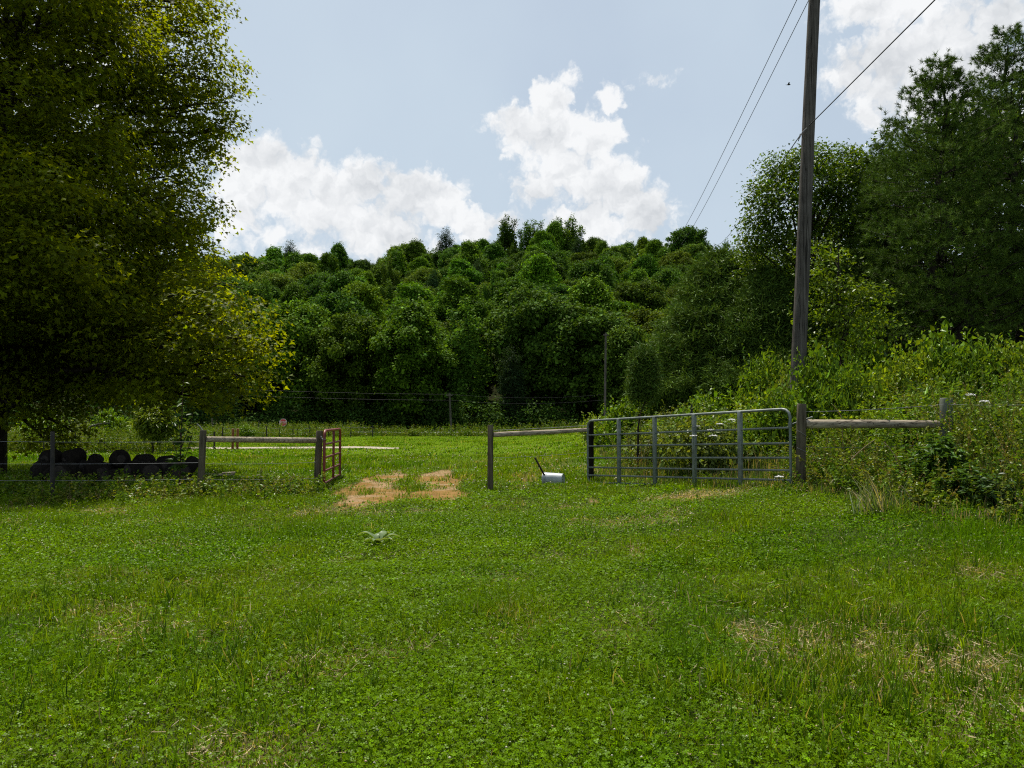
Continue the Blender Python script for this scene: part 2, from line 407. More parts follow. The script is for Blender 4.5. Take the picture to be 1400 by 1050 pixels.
# ------------------------------------------------------------------ ground sheet
def build_ground():
    xs = np.unique(np.concatenate([np.linspace(-600, -60, 40), np.linspace(-60, -14, 60), np.linspace(-14, 14, 190), np.linspace(14, 60, 50), np.linspace(60, 600, 40)]))
    ys = np.unique(np.concatenate([np.linspace(-200, 2, 40), np.linspace(2, 22, 150), np.linspace(22, 90, 110), np.linspace(90, 290, 90), np.linspace(290, 900, 30)]))
    X, Y = np.meshgrid(xs, ys, indexing='ij'); Z = ground(X, Y)
    x, y = X.ravel(), Y.ravel()
    soil = np.array([.040, .034, .018]); turf = np.array([.035, .070, .010])
    far = sstep(14, 40, y)[:, None]
    c = soil * .55 + turf * .45
    c = c[None] * (1 - far) + np.array([.075, .125, .008])[None] * far
    dry = dry_mask(x, y)[:, None] * (1 - sstep(20, 30, y))[:, None]
    c = c * (1 - .7 * dry) + np.array([.16, .12, .06]) * .7 * dry
    wood = sstep(86, 92, y)[:, None]
    c = c * (1 - wood) + np.array([.020, .022, .010]) * wood
    bank = (sstep(0, 1.5, x - lawn_edge(y)) * (y > 8) * (y < 80))[:, None]
    c = c * (1 - bank) + np.array([.03, .04, .014]) * bank
    mb = MB(); mb.smooth = True
    n, m = X.shape; i = np.arange(n - 1)[:, None] * m; j = np.arange(m - 1)[None]
    f = np.stack([i + j, i + m + j, i + m + j + 1, i + j + 1], -1).reshape(-1, 4)
    mb.add(np.stack([x, y, Z.ravel()], 1), f, c)
    tag(mb.build('ground', M['ground']), 'rough green pasture ground rising to a bank and a hill', kind='structure')
    # red dirt worn bare in the gateway: sheet 6 mm above
    mb = MB(); mb.smooth = True; st = .045
    xs = np.arange(-6.5, 6.5, st); ys = np.arange(10.5, 27, st)
    X, Y = np.meshgrid(xs, ys, indexing='ij'); K = dirt_mask(X, Y)
    Z = ground(X, Y) +   .006 + .008 * np.clip(K, -.1, .5) * (1 + .9 * (fbm(X * 5, Y * 5, 3) - .5))
    ok = K > -.16
    cell = ok[:-1, :-1] & ok[1:, :-1] & ok[1:, 1:] & ok[:-1, 1:]
    n, m = X.shape; ii, jj = np.nonzero(cell)
    f = np.stack([ii * m + jj, (ii + 1) * m + jj, (ii + 1) * m + jj + 1, ii * m + jj + 1], 1)
    base = np.array([.180, .108, .038])
    cc = base[None] * (.7 + .6 * fbm(X.ravel() * 3, Y.ravel() * 3, 4))[:, None]
    gr = sstep(.5, .66, fbm(X.ravel() * 1.3 + 9, Y.ravel() * 1.3, 3))[:, None]
    cc = cc * (1 - .55 * gr) + np.array([.26, .19, .12]) * .55 * gr
    e = sstep(-.10, .36, K.ravel() + .25 * (fbm(X.ravel() * 7, Y.ravel() * 7, 3) - .5))[:, None]
    cc = cc * e + np.array([.07, .062, .022]) * (1 - e)
    mb.add(np.stack([X.ravel(), Y.ravel(), Z.ravel()], 1), f, cc)
    tag(mb.build('dirt', M['dirt']), 'worn orange dirt in the gateway', kind='structure')
    # pale gravel farm track across the field
    mb = MB()
    p = [gp(255, 613.0), gp(330, 613.2), gp(420, 612.6), gp(500, 612.2), gp(546, 613.6)]
    pts = np.array(p); ds = np.linspace(0, 4, 60); ctr = np.stack([np.interp(ds, range(5), pts[:, k]) for k in range(3)], 1)
    w = .85 * (.75 + .5 * fbm(ds * 3, ds * 0, 3)); w[-6:] *= np.linspace(1, .1, 6)
    rows = np.linspace(-1, 1, 7)
    V = np.array([[[c[0], c[1] + r * ww, gz(c[0], c[1] + r * ww) + .012 + .05 * (1 - r * r)] for r in rows] for c, ww in zip(ctr, w)])
    i = np.arange(59)[:, None] * 7; j = np.arange(6)[None]
    mb.add(V, np.stack([i + j, i + 7 + j, i + 7 + j + 1, i + j + 1], -1).reshape(-1, 4))
    tag(mb.build('path', M['gravel']), 'pale gravel track crossing the field', kind='structure')
    # road beyond the field
    mb = MB(); xs = np.linspace(-260, 260, 105)
    V = np.array([[[x, yy, gz(x, yy) + .012] for yy in (75.0, 76.5, 78.0, 79.5, 81.0)] for x in xs])
    i = np.arange(104)[:, None] * 5; j = np.arange(4)[None]
    mb.add(V, np.stack([i + j, i + 5 + j, i + 5 + j + 1, i + j + 1], -1).reshape(-1, 4))
    tag(mb.build('road', M['road']), 'grey road along the foot of the wooded hill', kind='structure')
build_ground()

# ------------------------------------------------------------------ hill trees
def hill_proto(name, seed, H, Rr, kind, base, low=.15, leafs=.33, n_l=84, dens=6.0, shape=DIA, core=1.0):
    rs = RS(seed); lobes = []
    zc0, zc1 = low * H, H
    for i in range(n_l):
        t = (i + .5) / n_l
        z = zc0 + (zc1 - zc0) * (t ** .9)
        tt = (z - zc0) / (zc1 - zc0)
        if kind == 'round': prof = math.sqrt(max(0, 1 - (2 * tt - .9) ** 2 / 1.25))
        elif kind == 'tall': prof = .75 * (math.sin(math.pi * min(1, tt * .92 + .08)) ** .6) + .08
        elif kind == 'cone': prof = (1 - tt) ** .75
        else: prof = min(1, .45 + .9 * tt) * math.sqrt(max(0, 1 - max(0, tt - .55) ** 2 / .21))
        a = i * 2.399 + rs.rand() * .7
        if kind == 'ragged':
            ld = i % 5; hj = H * (.74, 1.0, .86, .93, .68)[ld]; t2 = (i // 5 + .5) / (n_l / 5); z = zc0 + (hj - zc0) * t2
            ox, oy = (.52 * Rr * math.cos(ld * 1.35), .52 * Rr * math.sin(ld * 1.35)) if ld != 1 else (0, 0)
            q = .34 * Rr * (1.12 - t2) * rs.rand() ** .5 + .04; r = Rr * (.10 + .12 * rs.rand()) * (1.2 - .6 * t2)
            lobes.append(((ox + q * math.cos(a), oy + q * math.sin(a), z - r * .5), (r, r, r * .8))); continue
        q = prof * Rr * (.42 + .70 * rs.rand() ** .8)
        r = Rr * (.11 + .17 * rs.rand() ** 1.5) * (1.0 if kind != 'cone' else .7 * (1.15 - tt))
        lobes.append(((q * math.cos(a), q * math.sin(a), z - r * .5), (r * (.8 + .5 * rs.rand()), r, r * (.5 + .5 * rs.rand()))))
    lobes.append(((0, 0, .55 * (zc0 + zc1)), (Rr * .45 * core, Rr * .45 * core, (zc1 - zc0) * .36 * core)))
    mb = MB()
    n_ = leafy(mb, rs, lobes, dens * .16 / leafs ** 2 * 1.2, 5, leafs * .75, .8, leafs, shape, base, up=.65, rnd=.6, out=.6, shell=.5, var=.30, hue=.08, bmp=.36)
    print('proto', name, n_)
    root = bpy.data.objects.new(name, None); root.empty_display_size = .1
    cr = mb.build('crown', M['hill_leaf'], root, link=False)
    tb = MB()
    limb(tb, rs, (0, 0, -.6), (0, 0, H * .86), H * .018, H * .004, 7, sides=7, rise=0)
    for (c, r) in lobes[4:n_l:6]: limb(tb, rs, (0, 0, max(.2 * H, c[2] - .25 * H)), c, H * .007, H * .002, 4, sides=4)
    tr = tb.build('trunk', M['bark'], root, link=False)
    return root

PROTO = [
    hill_proto('broadleaf_tree', 1, 13, 5.0, 'round', (.060, .116, .012)),
    hill_proto('broadleaf_tree', 2, 15, 4.6, 'tall', (.072, .145, .010)),
    hill_proto('broadleaf_tree', 3, 12.5, 5.2, 'round', (.080, .130, .010), leafs=.30),
    hill_proto('broadleaf_tree', 4, 14, 4.8, 'spread', (.056, .108, .012)),
    hill_proto('broadleaf_tree', 5, 14.5, 4.0, 'tall', (.092, .165, .009)),
    hill_proto('conifer_tree', 6, 14, 3.6, 'cone', (.030, .062, .020), low=.08, leafs=.34, n_l=70, shape=NAR, dens=8),
    hill_proto('broadleaf_tree', 8, 13.5, 5.1, 'spread', (.072, .122, .014), leafs=.36),
    hill_proto('broadleaf_tree', 9, 15, 3.5, 'ragged', (.066, .120, .012), low=.12, leafs=.30, n_l=75, dens=4.2, core=.5),
]
KIND = ['dark green round-crowned tree', 'fresh green upright tree with a pointed crown', 'olive green dome-shaped tree', 'deep green broad spreading tree',
        'bright yellow-green upright tree', 'dark conical evergreen tree', 'dull grey-green wide-crowned tree', 'tall ragged tree with a thin crown']
def put_tree(k, x, y, sc, rz, label, group='trees on the wooded hillside', sz=1.0, wd=1.0):
    q = math.sin(x * 3.7 + y * 1.9) * .5 + .5
    c = copy_tree(PROTO[k], None, (x, y, gz(x, y) - .2), rz, (sc * wd * (.82 + .42 * q), sc * wd * (1.2 - .36 * q), sc * sz), .12 * math.sin(x * 5.1 + y))
    tag(c, label, 'tree', group); return c
def build_hill():
    rs = RS(21); pts = []
    # marked trees of the skyline (photo px, top y, depth)
    special = [
        (397, 329, 238, 5, .85, 1.05, 'lone dark evergreen standing above the left part of the ridge skyline'),
        (683, 289, 241, 7, .62, .92, 'slim open-crowned tree at the left end of the tall clump on the hilltop'),
        (702, 298, 244, 7, .72, .85, 'tall ragged tree second from the left in the hilltop clump'),
        (720, 300, 242, 7, .70, .85, 'tall ragged tree third from the left in the hilltop clump'),
        (738, 296, 243, 7, .80, .82, 'tall ragged tree in the middle of the hilltop clump'),
        (755, 305, 240, 1, .80, 1.1, 'lower leafy tree right of the middle of the hilltop clump'),
        (770, 294, 243, 7, .80, .82, 'tall ragged tree second from the right in the hilltop clump'),
        (787, 288, 240, 7, .95, .80, 'tallest full-crowned tree at the right end of the hilltop clump'),
        (946, 311, 236, 3, .80, .95, 'dark rounded tree standing above the ridge where the wires meet it'),
        (990, 325, 236, 7, .62, .9, 'pale ragged tree on the ridge right of the dark rounded one'),
        (607, 312, 240, 5, .80, 1.0, 'dark pointed treetop on the rising ridge left of the hilltop clump'),
        (556, 333, 234, 6, .75, .9, 'grey-green round tree where the ridge steps up to the hilltop'),
    ]
    Hs = [13, 15, 12.5, 14, 14.5, 14, 13.5, 15]
    for (px, ty, y, k, sc, sz, lab) in special:
        top = at(px, ty, y); x = top[0]; g = gz(x, y)
        s = min(1.7, max(.55, (top[2] - g) / (Hs[k] * sz)))
        put_tree(k, x, y, s, rs.rand() * 6.28, lab, 'landmark trees on the ridge', sz, 1.0); pts.append((x, y))
    cnt = 0; far_pts = []
    # front row along the foot, then up the slope
    cand = []
    for i in range(26000):
        y = math.sqrt(rs.rand() * (272 ** 2 - 89 ** 2) + 89 ** 2)
        u = -.95 + rs.rand() * 1.75
        cand.append((u * y, y))
    cand.sort(key=lambda q: q[1] + 8 * math.sin(q[0] * 91.7))
    def ok(x, y, d):
        for (a, b) in pts:
            if (a - x) ** 2 + (b - y) ** 2 < d * d: return False
        return True
    for (x, y) in cand:
        px = 700 + F * x / y
        inside = 235 < px < 1045
        d = (6.3 + 1.6 * (math.sin(x * 12.9 + y * 7.7) * .5 + .5)) if inside else 10.5
        if not ok(x, y, d): continue
        pts.append((x, y))
        if not inside: far_pts.append((x, y)); continue
        if cnt >= 300: far_pts.append((x, y)); continue
        n = fbm(x / 30 + 11, y / 30, 2)
        w = np.array([.16, .20, .11, .13, .12, .05, .08, .15]) * (1 + .9 * np.sin(n * 22 + np.arange(8) * 1.7))
        w = np.clip(w, .005, None)
        if 390 < px < 540 and 112 < y < 185: w[4] += .40; w[1] += .2
        if y < 108: w[4] = .01; w[1] *= .5
        k = int(rs.choice(8, p=w / w.sum()))
        sc = (.62 + .40 * rs.rand()) * (1.12 if y < 104 else 1.0)
        zone = 'at the foot of the hill' if y < 104 else ('half way up the wooded hillside' if y < 175 else 'high on the wooded hill near the ridge')
        put_tree(k, x, y, sc, rs.rand() * 6.28, KIND[k] + ' ' + zone, 'trees on the wooded hillside', .88 + .26 * rs.rand()); cnt += 1
    print('HILL trees', cnt, 'far', len(far_pts))
    # the woods further along the hill: one mass
    rs = RS(5); mb = MB()
    for (x, y) in far_pts:
        z = gz(x, y); s = .68 + .4 * rs.rand(); lob = []
        for i in range(13):
            a = rs.rand() * 6.28; hh = rs.rand(); q = 3.6 * s * rs.rand() ** .5 * (1.1 - .75 * hh)
            lob.append(((x + q * math.cos(a), y + q * math.sin(a), z + s * (3 + 9 * hh)), (1.1 + .7 * rs.rand()) * s))
        b = [(.052, .104, .012), (.064, .126, .011), (.066, .108, .013)][rs.randint(3)]
        leafy(mb, rs, lob, 1.0, 6, .5, .7, .55, DIA, b, shell=.5, bmp=.3)
        limb(mb, rs, (x, y, z - .5), (x, y, z + 9 * s), .22, .08, 4, sides=5, rise=0); mb.c[-1][:, :3] = (.05, .04, .03)
    # low dark brush under the trees along the road
    for i in range(240):
        x = -75 + 130 * rs.rand(); y = 86.5 + 3 * rs.rand()
        h = 1.2 + 2.6 * rs.rand()
        leafy(mb, rs, [((x, y, gz(x, y) + h * .5), (1.3, 1.0, h * .55))], 1.8, 7, .35, .6, .26, DIA, (.036, .066, .010), shell=.3)
    tag(mb.build('woodland', M['hill_leaf']), 'continuous dark green woodland along the hill', kind='stuff')
build_hill()

# ------------------------------------------------------------------ near trees
def tree_thing(name, base, label, cat='tree', group=None): return empty(name, base, label, cat, group)

def build_maple():
    rs = RS(31); Y = 22.6; bx = -14.9; base = np.array([bx, Y, gz(bx, Y) - .1])
    root = tree_thing('maple_tree', base, 'large leafy maple with yellow-green sunlit boughs hanging over the log pile')
    lob = []
    # visible boughs, then nearer, partly off-view ones added to cast ground shade: px, py, depth, radius
    for (px, py, y, r) in [(322, 470, 20.9, 1.1), (290, 430, 19.9, 1.17), (345, 478, 19.9, 0.65), (300, 520, 19.9, 1.05), (250, 470, 19.9, 1.24), (262, 400, 20.9, 1.1),
                           (290, 545, 19.9, 0.6), (335, 515, 19.9, 0.68),
                           (240, 350, 24.5, 1.35), (262, 290, 24.2, 1.0), (225, 300, 24, 1.3), (245, 240, 24.5, 1.0), (285, 190, 24.6, .95), (310, 175, 24.6, .6), (250, 180, 24.2, 1.3),
                           (290, 110, 24.8, 1.05), (310, 140, 25.0, .5), (255, 90, 24.6, 1.5), (270, 45, 25, 1.0), (235, 10, 25, 1.5), (262, 5, 25.2, .8), (215, 130, 23.8, 1.3),
                           (100, 190, 20.4, 1.45), (140, 230, 20.4, 1.2), (70, 200, 20.4, 1.3), (170, 100, 23.2, 1.5), (110, 100, 23, 1.6), (60, 100, 23, 1.6), (60, 20, 24, 1.6), (140, 10, 24, 1.6),
                           (190, 200, 23.4, 1.2), (180, 290, 23, 1.4), (120, 320, 22.6, 1.6), (60, 310, 22.5, 1.6), (180, 380, 23, 1.5), (110, 420, 22.6, 1.6), (60, 400, 22.4, 1.5), (190, 460, 19.9, 1.34),
                           (120, 500, 22.6, 1.5), (60, 490, 22.4, 1.5), (200, 530, 19.9, 0.98), (140, 535, 22.8, .8), (80, 545, 22.4, 1.0), (60, 600, 22.0, .7), (230, 520, 19.9, 1.0), (100, 590, 22.6, .6),
                           (255, 530, 25.0, .9), (180, 530, 26, 1.0), (20, 560, 21.5, 1.1), (35, 500, 21.2, 1.3), (30, 430, 21.5, 1.4), (150, 470, 20.8, 1.0), (210, 500, 20.6, .9), (225, 440, 20.8, .9), (160, 350, 21.4, 1.2), (90, 360, 21.2, 1.3), (110, 520, 21.6, 1.0), (60, 440, 24, 1.6), (150, 440, 24, 1.6), (200, 400, 25, 1.5), (100, 480, 25, 1.6), (170, 500, 25, 1.2), (40, 360, 23, 1.6), (140, 300, 24, 1.6), (60, 330, 19.5, 1.3), (130, 390, 19.3, 1.2), (110, 290, 19.8, 1.3), (40, 240, 19.6, 1.3), (60, 420, 19.2, 1.2), (-20, 300, 19.3, 1.4), (-30, 420, 19.3, 1.4), (-60, 200, 20, 1.5), (26, 302, 17.8, 1.2), (110, 352, 17.6, 1.0), (40, 350, 17.5, 1.2), (-60, 320, 17.4, 1.4), (-140, 330, 17.4, 1.5), (60, 250, 17.9, 1.2), (-90, 420, 17.2, 1.3), (-10, 390, 17.3, 1.1), (-200, 380, 17.5, 1.5), (70, 400, 17.9, .9)]:
        p = at(px, py, y); lob.append((p, (r, r, r * .58)))
    # the rest of the crown, round the trunk
    zs = np.array([2.4, 4, 5.5, 7, 9, 11, 13, 15, 17, 19]); rr = np.array([5.8, 6.8, 6.6, 5.6, 5.4, 5.6, 5.3, 4.6, 3.4, 1.2])
    for i in range(120):
        z = 3.0 + 15.6 * ((i + .5) / 120); q = np.interp(z, zs, rr) * (.45 + .5 * rs.rand()); a = i * 2.399
        x, y = bx + q * math.cos(a), Y + q * math.sin(a)
        r = 1.2 + .5 * rs.rand()
        lob.append((np.array([x, y, z]), (r, r, r * .55)))
    mb = MB()
    n = leafy(mb, rs, lob, 2.6, 32, .25, .5, .115, MAP, (.088, .116, .003), up=.8, rnd=.45, out=.5, shell=.62, var=.24, hue=.09, gap=.10, bmp=.34)
    print('maple leaves', n)
    for v in mb.v: v -= base
    mb.build('crown', M['maple_leaf'], root)
    tb = MB()
    limb(tb, rs, (bx, Y, -.3), (bx + .3, Y, 17), .42, .06, 12, sides=12, rise=0)
    for (c, r) in lob:
        h = max(1.9, c[2] - np.linalg.norm(c[:2] - [bx, Y]) * .45 - .4)
        p = limb(tb, rs, (bx + .1, Y, h), c, .10, .025, 7, sides=5, rise=.10)
        for j in range(3): limb(tb, rs, p[5], c + rdir(rs, 1)[0] * r[0] * .9, .022, .006, 4, sides=4)
    p = limb(tb, rs, (bx + .3, Y - .2, 5.2), at(150, 432, 23), .16, .10, 6, sides=6, rise=.06)
    limb(tb, rs, p[-1], at(262, 482, 22.6), .10, .04, 7, sides=6, rise=.04)
    for v in tb.v: v -= base
    tb.build('trunk', M['bark'], root)
build_maple()

def lobed_tree(name, label, base, lob, leaf, shape, col, per, k, spread, seed, tr=.14, mat_='leaf', cat='tree', group=None, **kw):
    rs = RS(seed); base = np.array(base, float)
    root = tree_thing(name, base, label, cat, group)
    mb = MB(); n = leafy(mb, rs, lob, per, k, spread, .5, leaf, shape, col, **kw)
    for v in mb.v: v -= base
    mb.build('crown', M[mat_], root)
    tb = MB(); top = max(c[2] for c, r in lob); mx = np.mean([c for c, r in lob], 0)
    tp = np.array([mx[0] * .6 + base[0] * .4, mx[1] * .6 + base[1] * .4, top])
    limb(tb, rs, base - [0, 0, .3], tp, tr, tr * .2, 9, sides=8, rise=0)
    for (c, r) in lob:
        t = np.clip((c[2] - base[2]) / (top - base[2]) - .3, .15, .85)
        s = base + (tp - base) * t
        p = limb(tb, rs, s, c, tr * .35, tr * .1, 5, sides=5)
        rr = np.max(r)
        for j in range(3): limb(tb, rs, p[3], np.asarray(c) + rdir(rs, 1)[0] * rr * .85, tr * .1, .006, 4, sides=4)
    for v in tb.v: v -= base
    tb.build('trunk', M['bark'], root)
    return root

def L3(lst, fl=.8): return [(at(px, py, y), (r, r, r * fl)) for (px, py, y, r) in lst]
def gbase(px, y):
    x = (px - 700) / F * y
    return (x, y, gz(x, y) - .1)

# vine-hung broadleaf tree behind the big pole
lobed_tree('broadleaf_tree', 'vine-draped green tree with sky showing through, behind the tall utility pole', gbase(1112, 27),
    L3([(1068, 232, 27, .75), (1105, 222, 27.3, .8), (1150, 222, 27.3, .8), (1125, 250, 26.6, .9), (1160, 262, 27, .9), (1050, 265, 26.8, .75), (1075, 280, 26.4, .8), (1035, 305, 26.8, .6),
        (1030, 335, 27, .6), (1062, 320, 26.8, .7), (1100, 330, 27.4, .7), (1120, 300, 27.5, .8), (1172, 300, 27, .9), (1180, 230, 27.8, .7), (1060, 370, 27.2, .9), (1110, 385, 27, 1.0), (1025, 375, 28, .7),
        (1150, 350, 27.5, .9), (1085, 425, 27, 1.1), (1130, 440, 27, 1.1), (1020, 230+130, 29, .6)]),
    .098, DIA, (.078, .135, .012), 17, 14, .22, 41, .16, shell=.4, gap=.10)
# bright young tree right of the pole
lobed_tree('young_tree', 'bright yellow-green young tree right of the tall utility pole', gbase(1150, 20.5),
    L3([(1120, 375, 20.5, .55), (1150, 395, 20.3, .6), (1185, 405, 20.3, .6), (1120, 420, 20.2, .6), (1160, 440, 20, .65), (1200, 440, 20.4, .5), (1130, 470, 20, .6), (1175, 470, 20.2, .5), (1110, 340, 21, .4), (1140, 350, 21, .4)], .6),
    .088, DIA, (.10, .16, .010), 11, 12, .2, 42, .07, shell=.3)
lobed_tree('broadleaf_tree', 'glossy yellow-green tree above the dark cedars on the bank', gbase(1010, 33),
    L3([(1010, 362, 33, .9), (985, 390, 33, 1.0), (1030, 395, 32.5, 1.0), (1000, 430, 32.5, 1.2), (1040, 350, 33, .7), (965, 425, 33, .9), (1040, 440, 33, 1.2), (960, 470, 33, 1.1)]),
    .14, DIA, (.09, .15, .016), 5, 11, .25, 43, .14, shell=.4)
lobed_tree('broadleaf_tree', 'light green small tree at the left end of the bank thicket', gbase(930, 36),
    L3([(935, 425, 36, .9), (955, 450, 36, 1.0), (920, 455, 36, .8), (940, 490, 36, 1.2), (915, 500, 36, .9), (970, 500, 36, 1.2)]),
    .15, DIA, (.075, .12, .024), 5, 11, .25, 44, .12, shell=.4)

def conifer(name, label, px, y, top_py, rad, seed, col, size, nb=90, kind='cedar', low=.06, lean=0., group=None, tr=.16):
    rs = RS(seed); base = np.array(gbase(px, y), float); root = tree_thing(name, base, label, 'tree', group)
    H = at(px, top_py, y)[2] - base[2]
    mb = MB(); tb = MB()
    tipx = lean
    limb(tb, rs, (0, 0, -.3), (tipx, 0, H * .97), tr, tr * .12, 10, sides=8, rise=0)
    P, D = [], []
    for i in range(nb):
        t = low + (1 - low) * ((i + rs.rand()) / nb) ** (.95)
        a = i * 2.399 + rs.rand() * .5
        if kind == 'cedar': ln = rad * ((1 - t) ** .65) * (.75 + .4 * rs.rand()) + .08
        else:
            t = low + (1 - low) * min(1, (round((t - low) / (1 - low) * 13) + .35 * rs.rand()) / 13.3)
            ln = rad * (min(.95, 1.35 * (1 - t) ** .7)) * (.35 + .75 * rs.rand() ** .8) + .25
        s = np.array([tipx * t, 0, H * t])
        up = .35 if kind == 'cedar' else (.10 + .45 * t)
        d = np.array([math.cos(a), math.sin(a), up]); e = s + d * ln
        p = limb(tb, rs, s, e, .012 * H * .25 * (1.2 - t) + .006, .005, 6, sides=4, rise=-.04 if kind == 'pine' else -.02)
        m = int(10 + ln * (30 if kind == 'cedar' else 17))
        tt = np.sqrt(rs.rand(m)) if kind == 'pine' else rs.rand(m) ** .6
        q = s + (e - s) * tt[:, None]
        w = (.10 + .30 * ln * (1 - np.abs(tt - .55)))[:, None]
        side = np.array([-math.sin(a), math.cos(a), 0])
        q = q + side * w * rs.randn(m, 1) * .75 + np.array([0, 0, 1.]) * rs.randn(m, 1) * (.10 if kind == 'pine' else .12)
        P.append(q); D.append(nrm(d + .5 * rs.randn(m, 3) + [0, 0, .25]))
    P = np.concatenate(P); D = np.concatenate(D)
    k = 24 if kind == 'pine' else 13
    n = len(P) * k
    PP = np.repeat(P, k, 0); DD = np.repeat(D, k, 0)
    if kind == 'pine':
        T = nrm(DD * .9 + .75 * rs.randn(n, 3)); PP = PP + DD * (.10 * rs.rand(n, 1) - .05); S = size * (.7 + .5 * rs.rand(n)); W = np.full(n, size * .55)
    else:
        T = nrm(DD + .55 * rs.randn(n, 3)); PP = PP + rs.randn(n, 3) * .09; S = size * (.6 + .7 * rs.rand(n)); W = S * 1.0
    cc = tint(rs, n, col, .2, .1) * np.repeat(np.exp(.18 * rs.randn(len(P))), k)[:, None]
    leaves(mb, PP, rdir(rs, n), T, S, SPI, cc, W)
    mb.build('crown', M['needle'], root); tb.build('trunk', M['bark'], root)
    return root

conifer('pine_tree', 'tall dark pine with tufted boughs reaching out over the bank bushes', 1298, 23, 88, 2.9, 51, (.068, .118, .016), .14, 150, 'pine', .16, tr=.2)
conifer('pine_tree', 'dark pine half cut off by the right edge of the view', 1392, 24.5, 48, 3.2, 52, (.064, .112, .016), .14, 150, 'pine', .15, tr=.2)
conifer('pine_tree', 'shorter pine between the vine-draped tree and the tall pine', 1215, 26, 205, 2.3, 53, (.066, .114, .016), .14, 110, 'pine', .2, tr=.16)
conifer('cedar_tree', 'tallest feathery dark cedar on the bank left of the pole', 985, 29, 352, 3.1, 54, (.072, .122, .018), .19, 330, 'cedar', .05)
conifer('cedar_tree', 'feathery dark cedar just left of the tall utility pole', 1052, 27, 378, 2.7, 55, (.062, .108, .016), .18, 300, 'cedar', .05)
# dark woods behind the pines
def woods_proto():
    rs = RS(61); lob = []
    for i in range(40):
        t = (i + .5) / 40; z = 2.0 + 8.5 * t; q = 2.9 * math.sqrt(max(.05, 1 - (2 * t - .85) ** 2 / 1.4)) * (.5 + .5 * rs.rand()); a = i * 2.399
        r = .75 + .4 * rs.rand(); lob.append((np.array([q * math.cos(a), q * math.sin(a), z]), (r, r, r * .75)))
    mb = MB(); leafy(mb, rs, lob, 2.0, 12, .28, .5, .17, DIA, (.055, .095, .018), shell=.4)
    root = bpy.data.objects.new('woodland_tree', None); root.empty_display_size = .1
    mb.build('crown', M['leaf'], root, link=False)
    tb = MB(); limb(tb, rs, (0, 0, -.4), (.2, .1, 9.5), .17, .03, 9, sides=8, rise=0)
    for (c, r) in lob[::2]: limb(tb, rs, (.1, 0, max(1.5, c[2] - 1.2)), c, .05, .012, 5, sides=5)
    tb.build('trunk', M['bark'], root, link=False)
    return root
WP = woods_proto()
for (px, y, s, lab) in [(1245, 30, .95, 'shaded broadleaf tree behind the gap between the two left pines'), (1330, 29, 1.02, 'shaded broadleaf tree right of the tall pine trunk'),
                        (1200, 35, .9, 'shaded tree deep in the wood behind the shorter pine'), (1290, 36, 1.1, 'shaded tree deep in the wood behind the tall pine'),
                        (1385, 34, 1.1, 'shaded tree deep in the wood at the right edge of the view'), (1150, 40, .9, 'shaded tree deep in the wood behind the vine-draped tree'),
                        (1440, 27, 1.0, 'shaded tree beyond the right edge beside the half cut-off pine'), (1075, 42, .85, 'shaded tree in the wood behind the dark cedars')]:
    x = (px - 700) / F * y
    tag(copy_tree(WP, lab, (x, y, gz(x, y) - .1), px * .7, (s, s, s)), None, 'tree', 'shaded trees of the right-hand wood')

# ------------------------------------------------------------------ bushes on the bank
def bush_proto(name, seed, leaf, shape, col, per=7., k=9, narrow=1.0):
    rs = RS(seed); lob = []
    for i in range(24):
        a = i * 2.399; t = (i + .5) / 24; q = .9 * math.sqrt(t) * (.7 + .5 * rs.rand())
        z = .25 + .75 * (1 - .55 * t) * (.45 + .6 * rs.rand()); r = .26 + .12 * rs.rand()
        lob.append((np.array([q * math.cos(a), q * math.sin(a), z]), (r, r, r * 1.05)))
    mb = MB(); leafy(mb, rs, lob, per, k, .13, .8, leaf, shape, col, shell=.3, var=.25, up=.7, rnd=.6)
    # upright leafy shoots out of the top
    for i in range(11):
        a = rs.rand() * 6.28; q = .85 * rs.rand() ** .5; h = .95 + .4 * rs.rand()
        b = np.array([q * math.cos(a), q * math.sin(a), .5]); e = b + np.array([.22 * rs.randn() + .2 * q * math.cos(a), .22 * rs.randn() + .2 * q * math.sin(a), h - .5 + (.25 * (1 - q))])
        m = 22; t = rs.rand(m, 1) ** .7; P = b + (e - b) * t
        O = rdir(rs, m) * [1, 1, .4]
        leaves(mb, P, np.array([0, 0, .9]) + .5 * rs.randn(m, 3), O, leaf * (1.15 - .4 * t[:, 0]), shape, tint(rs, m, np.array(col) * 1.12, .2))
        tube(mb, [b, e], [.008, .003], 4, cap=False, col=(.06, .06, .02))
    root = bpy.data.objects.new(name, None); root.empty_display_size = .1
    mb.build('foliage', M['leaf'], root, link=False)
    tb = MB()
    for i in range(7):
        a = i * .9; limb(tb, rs, (.08 * math.cos(a), .08 * math.sin(a), -.1), (.6 * math.cos(a), .6 * math.sin(a), .75), .018, .006, 5, sides=5)
    tb.build('stem', M['bark'], root, link=False)
    return root
BP = [bush_proto('bush', 71, .115, DIA, (.105, .185, .012), 12), bush_proto('bush', 72, .10, DIA, (.150, .215, .014), 12),
      bush_proto('bush', 73, .15, NAR, (.110, .190, .014), 13), bush_proto('bush', 74, .09, DIA, (.115, .155, .030), 12)]
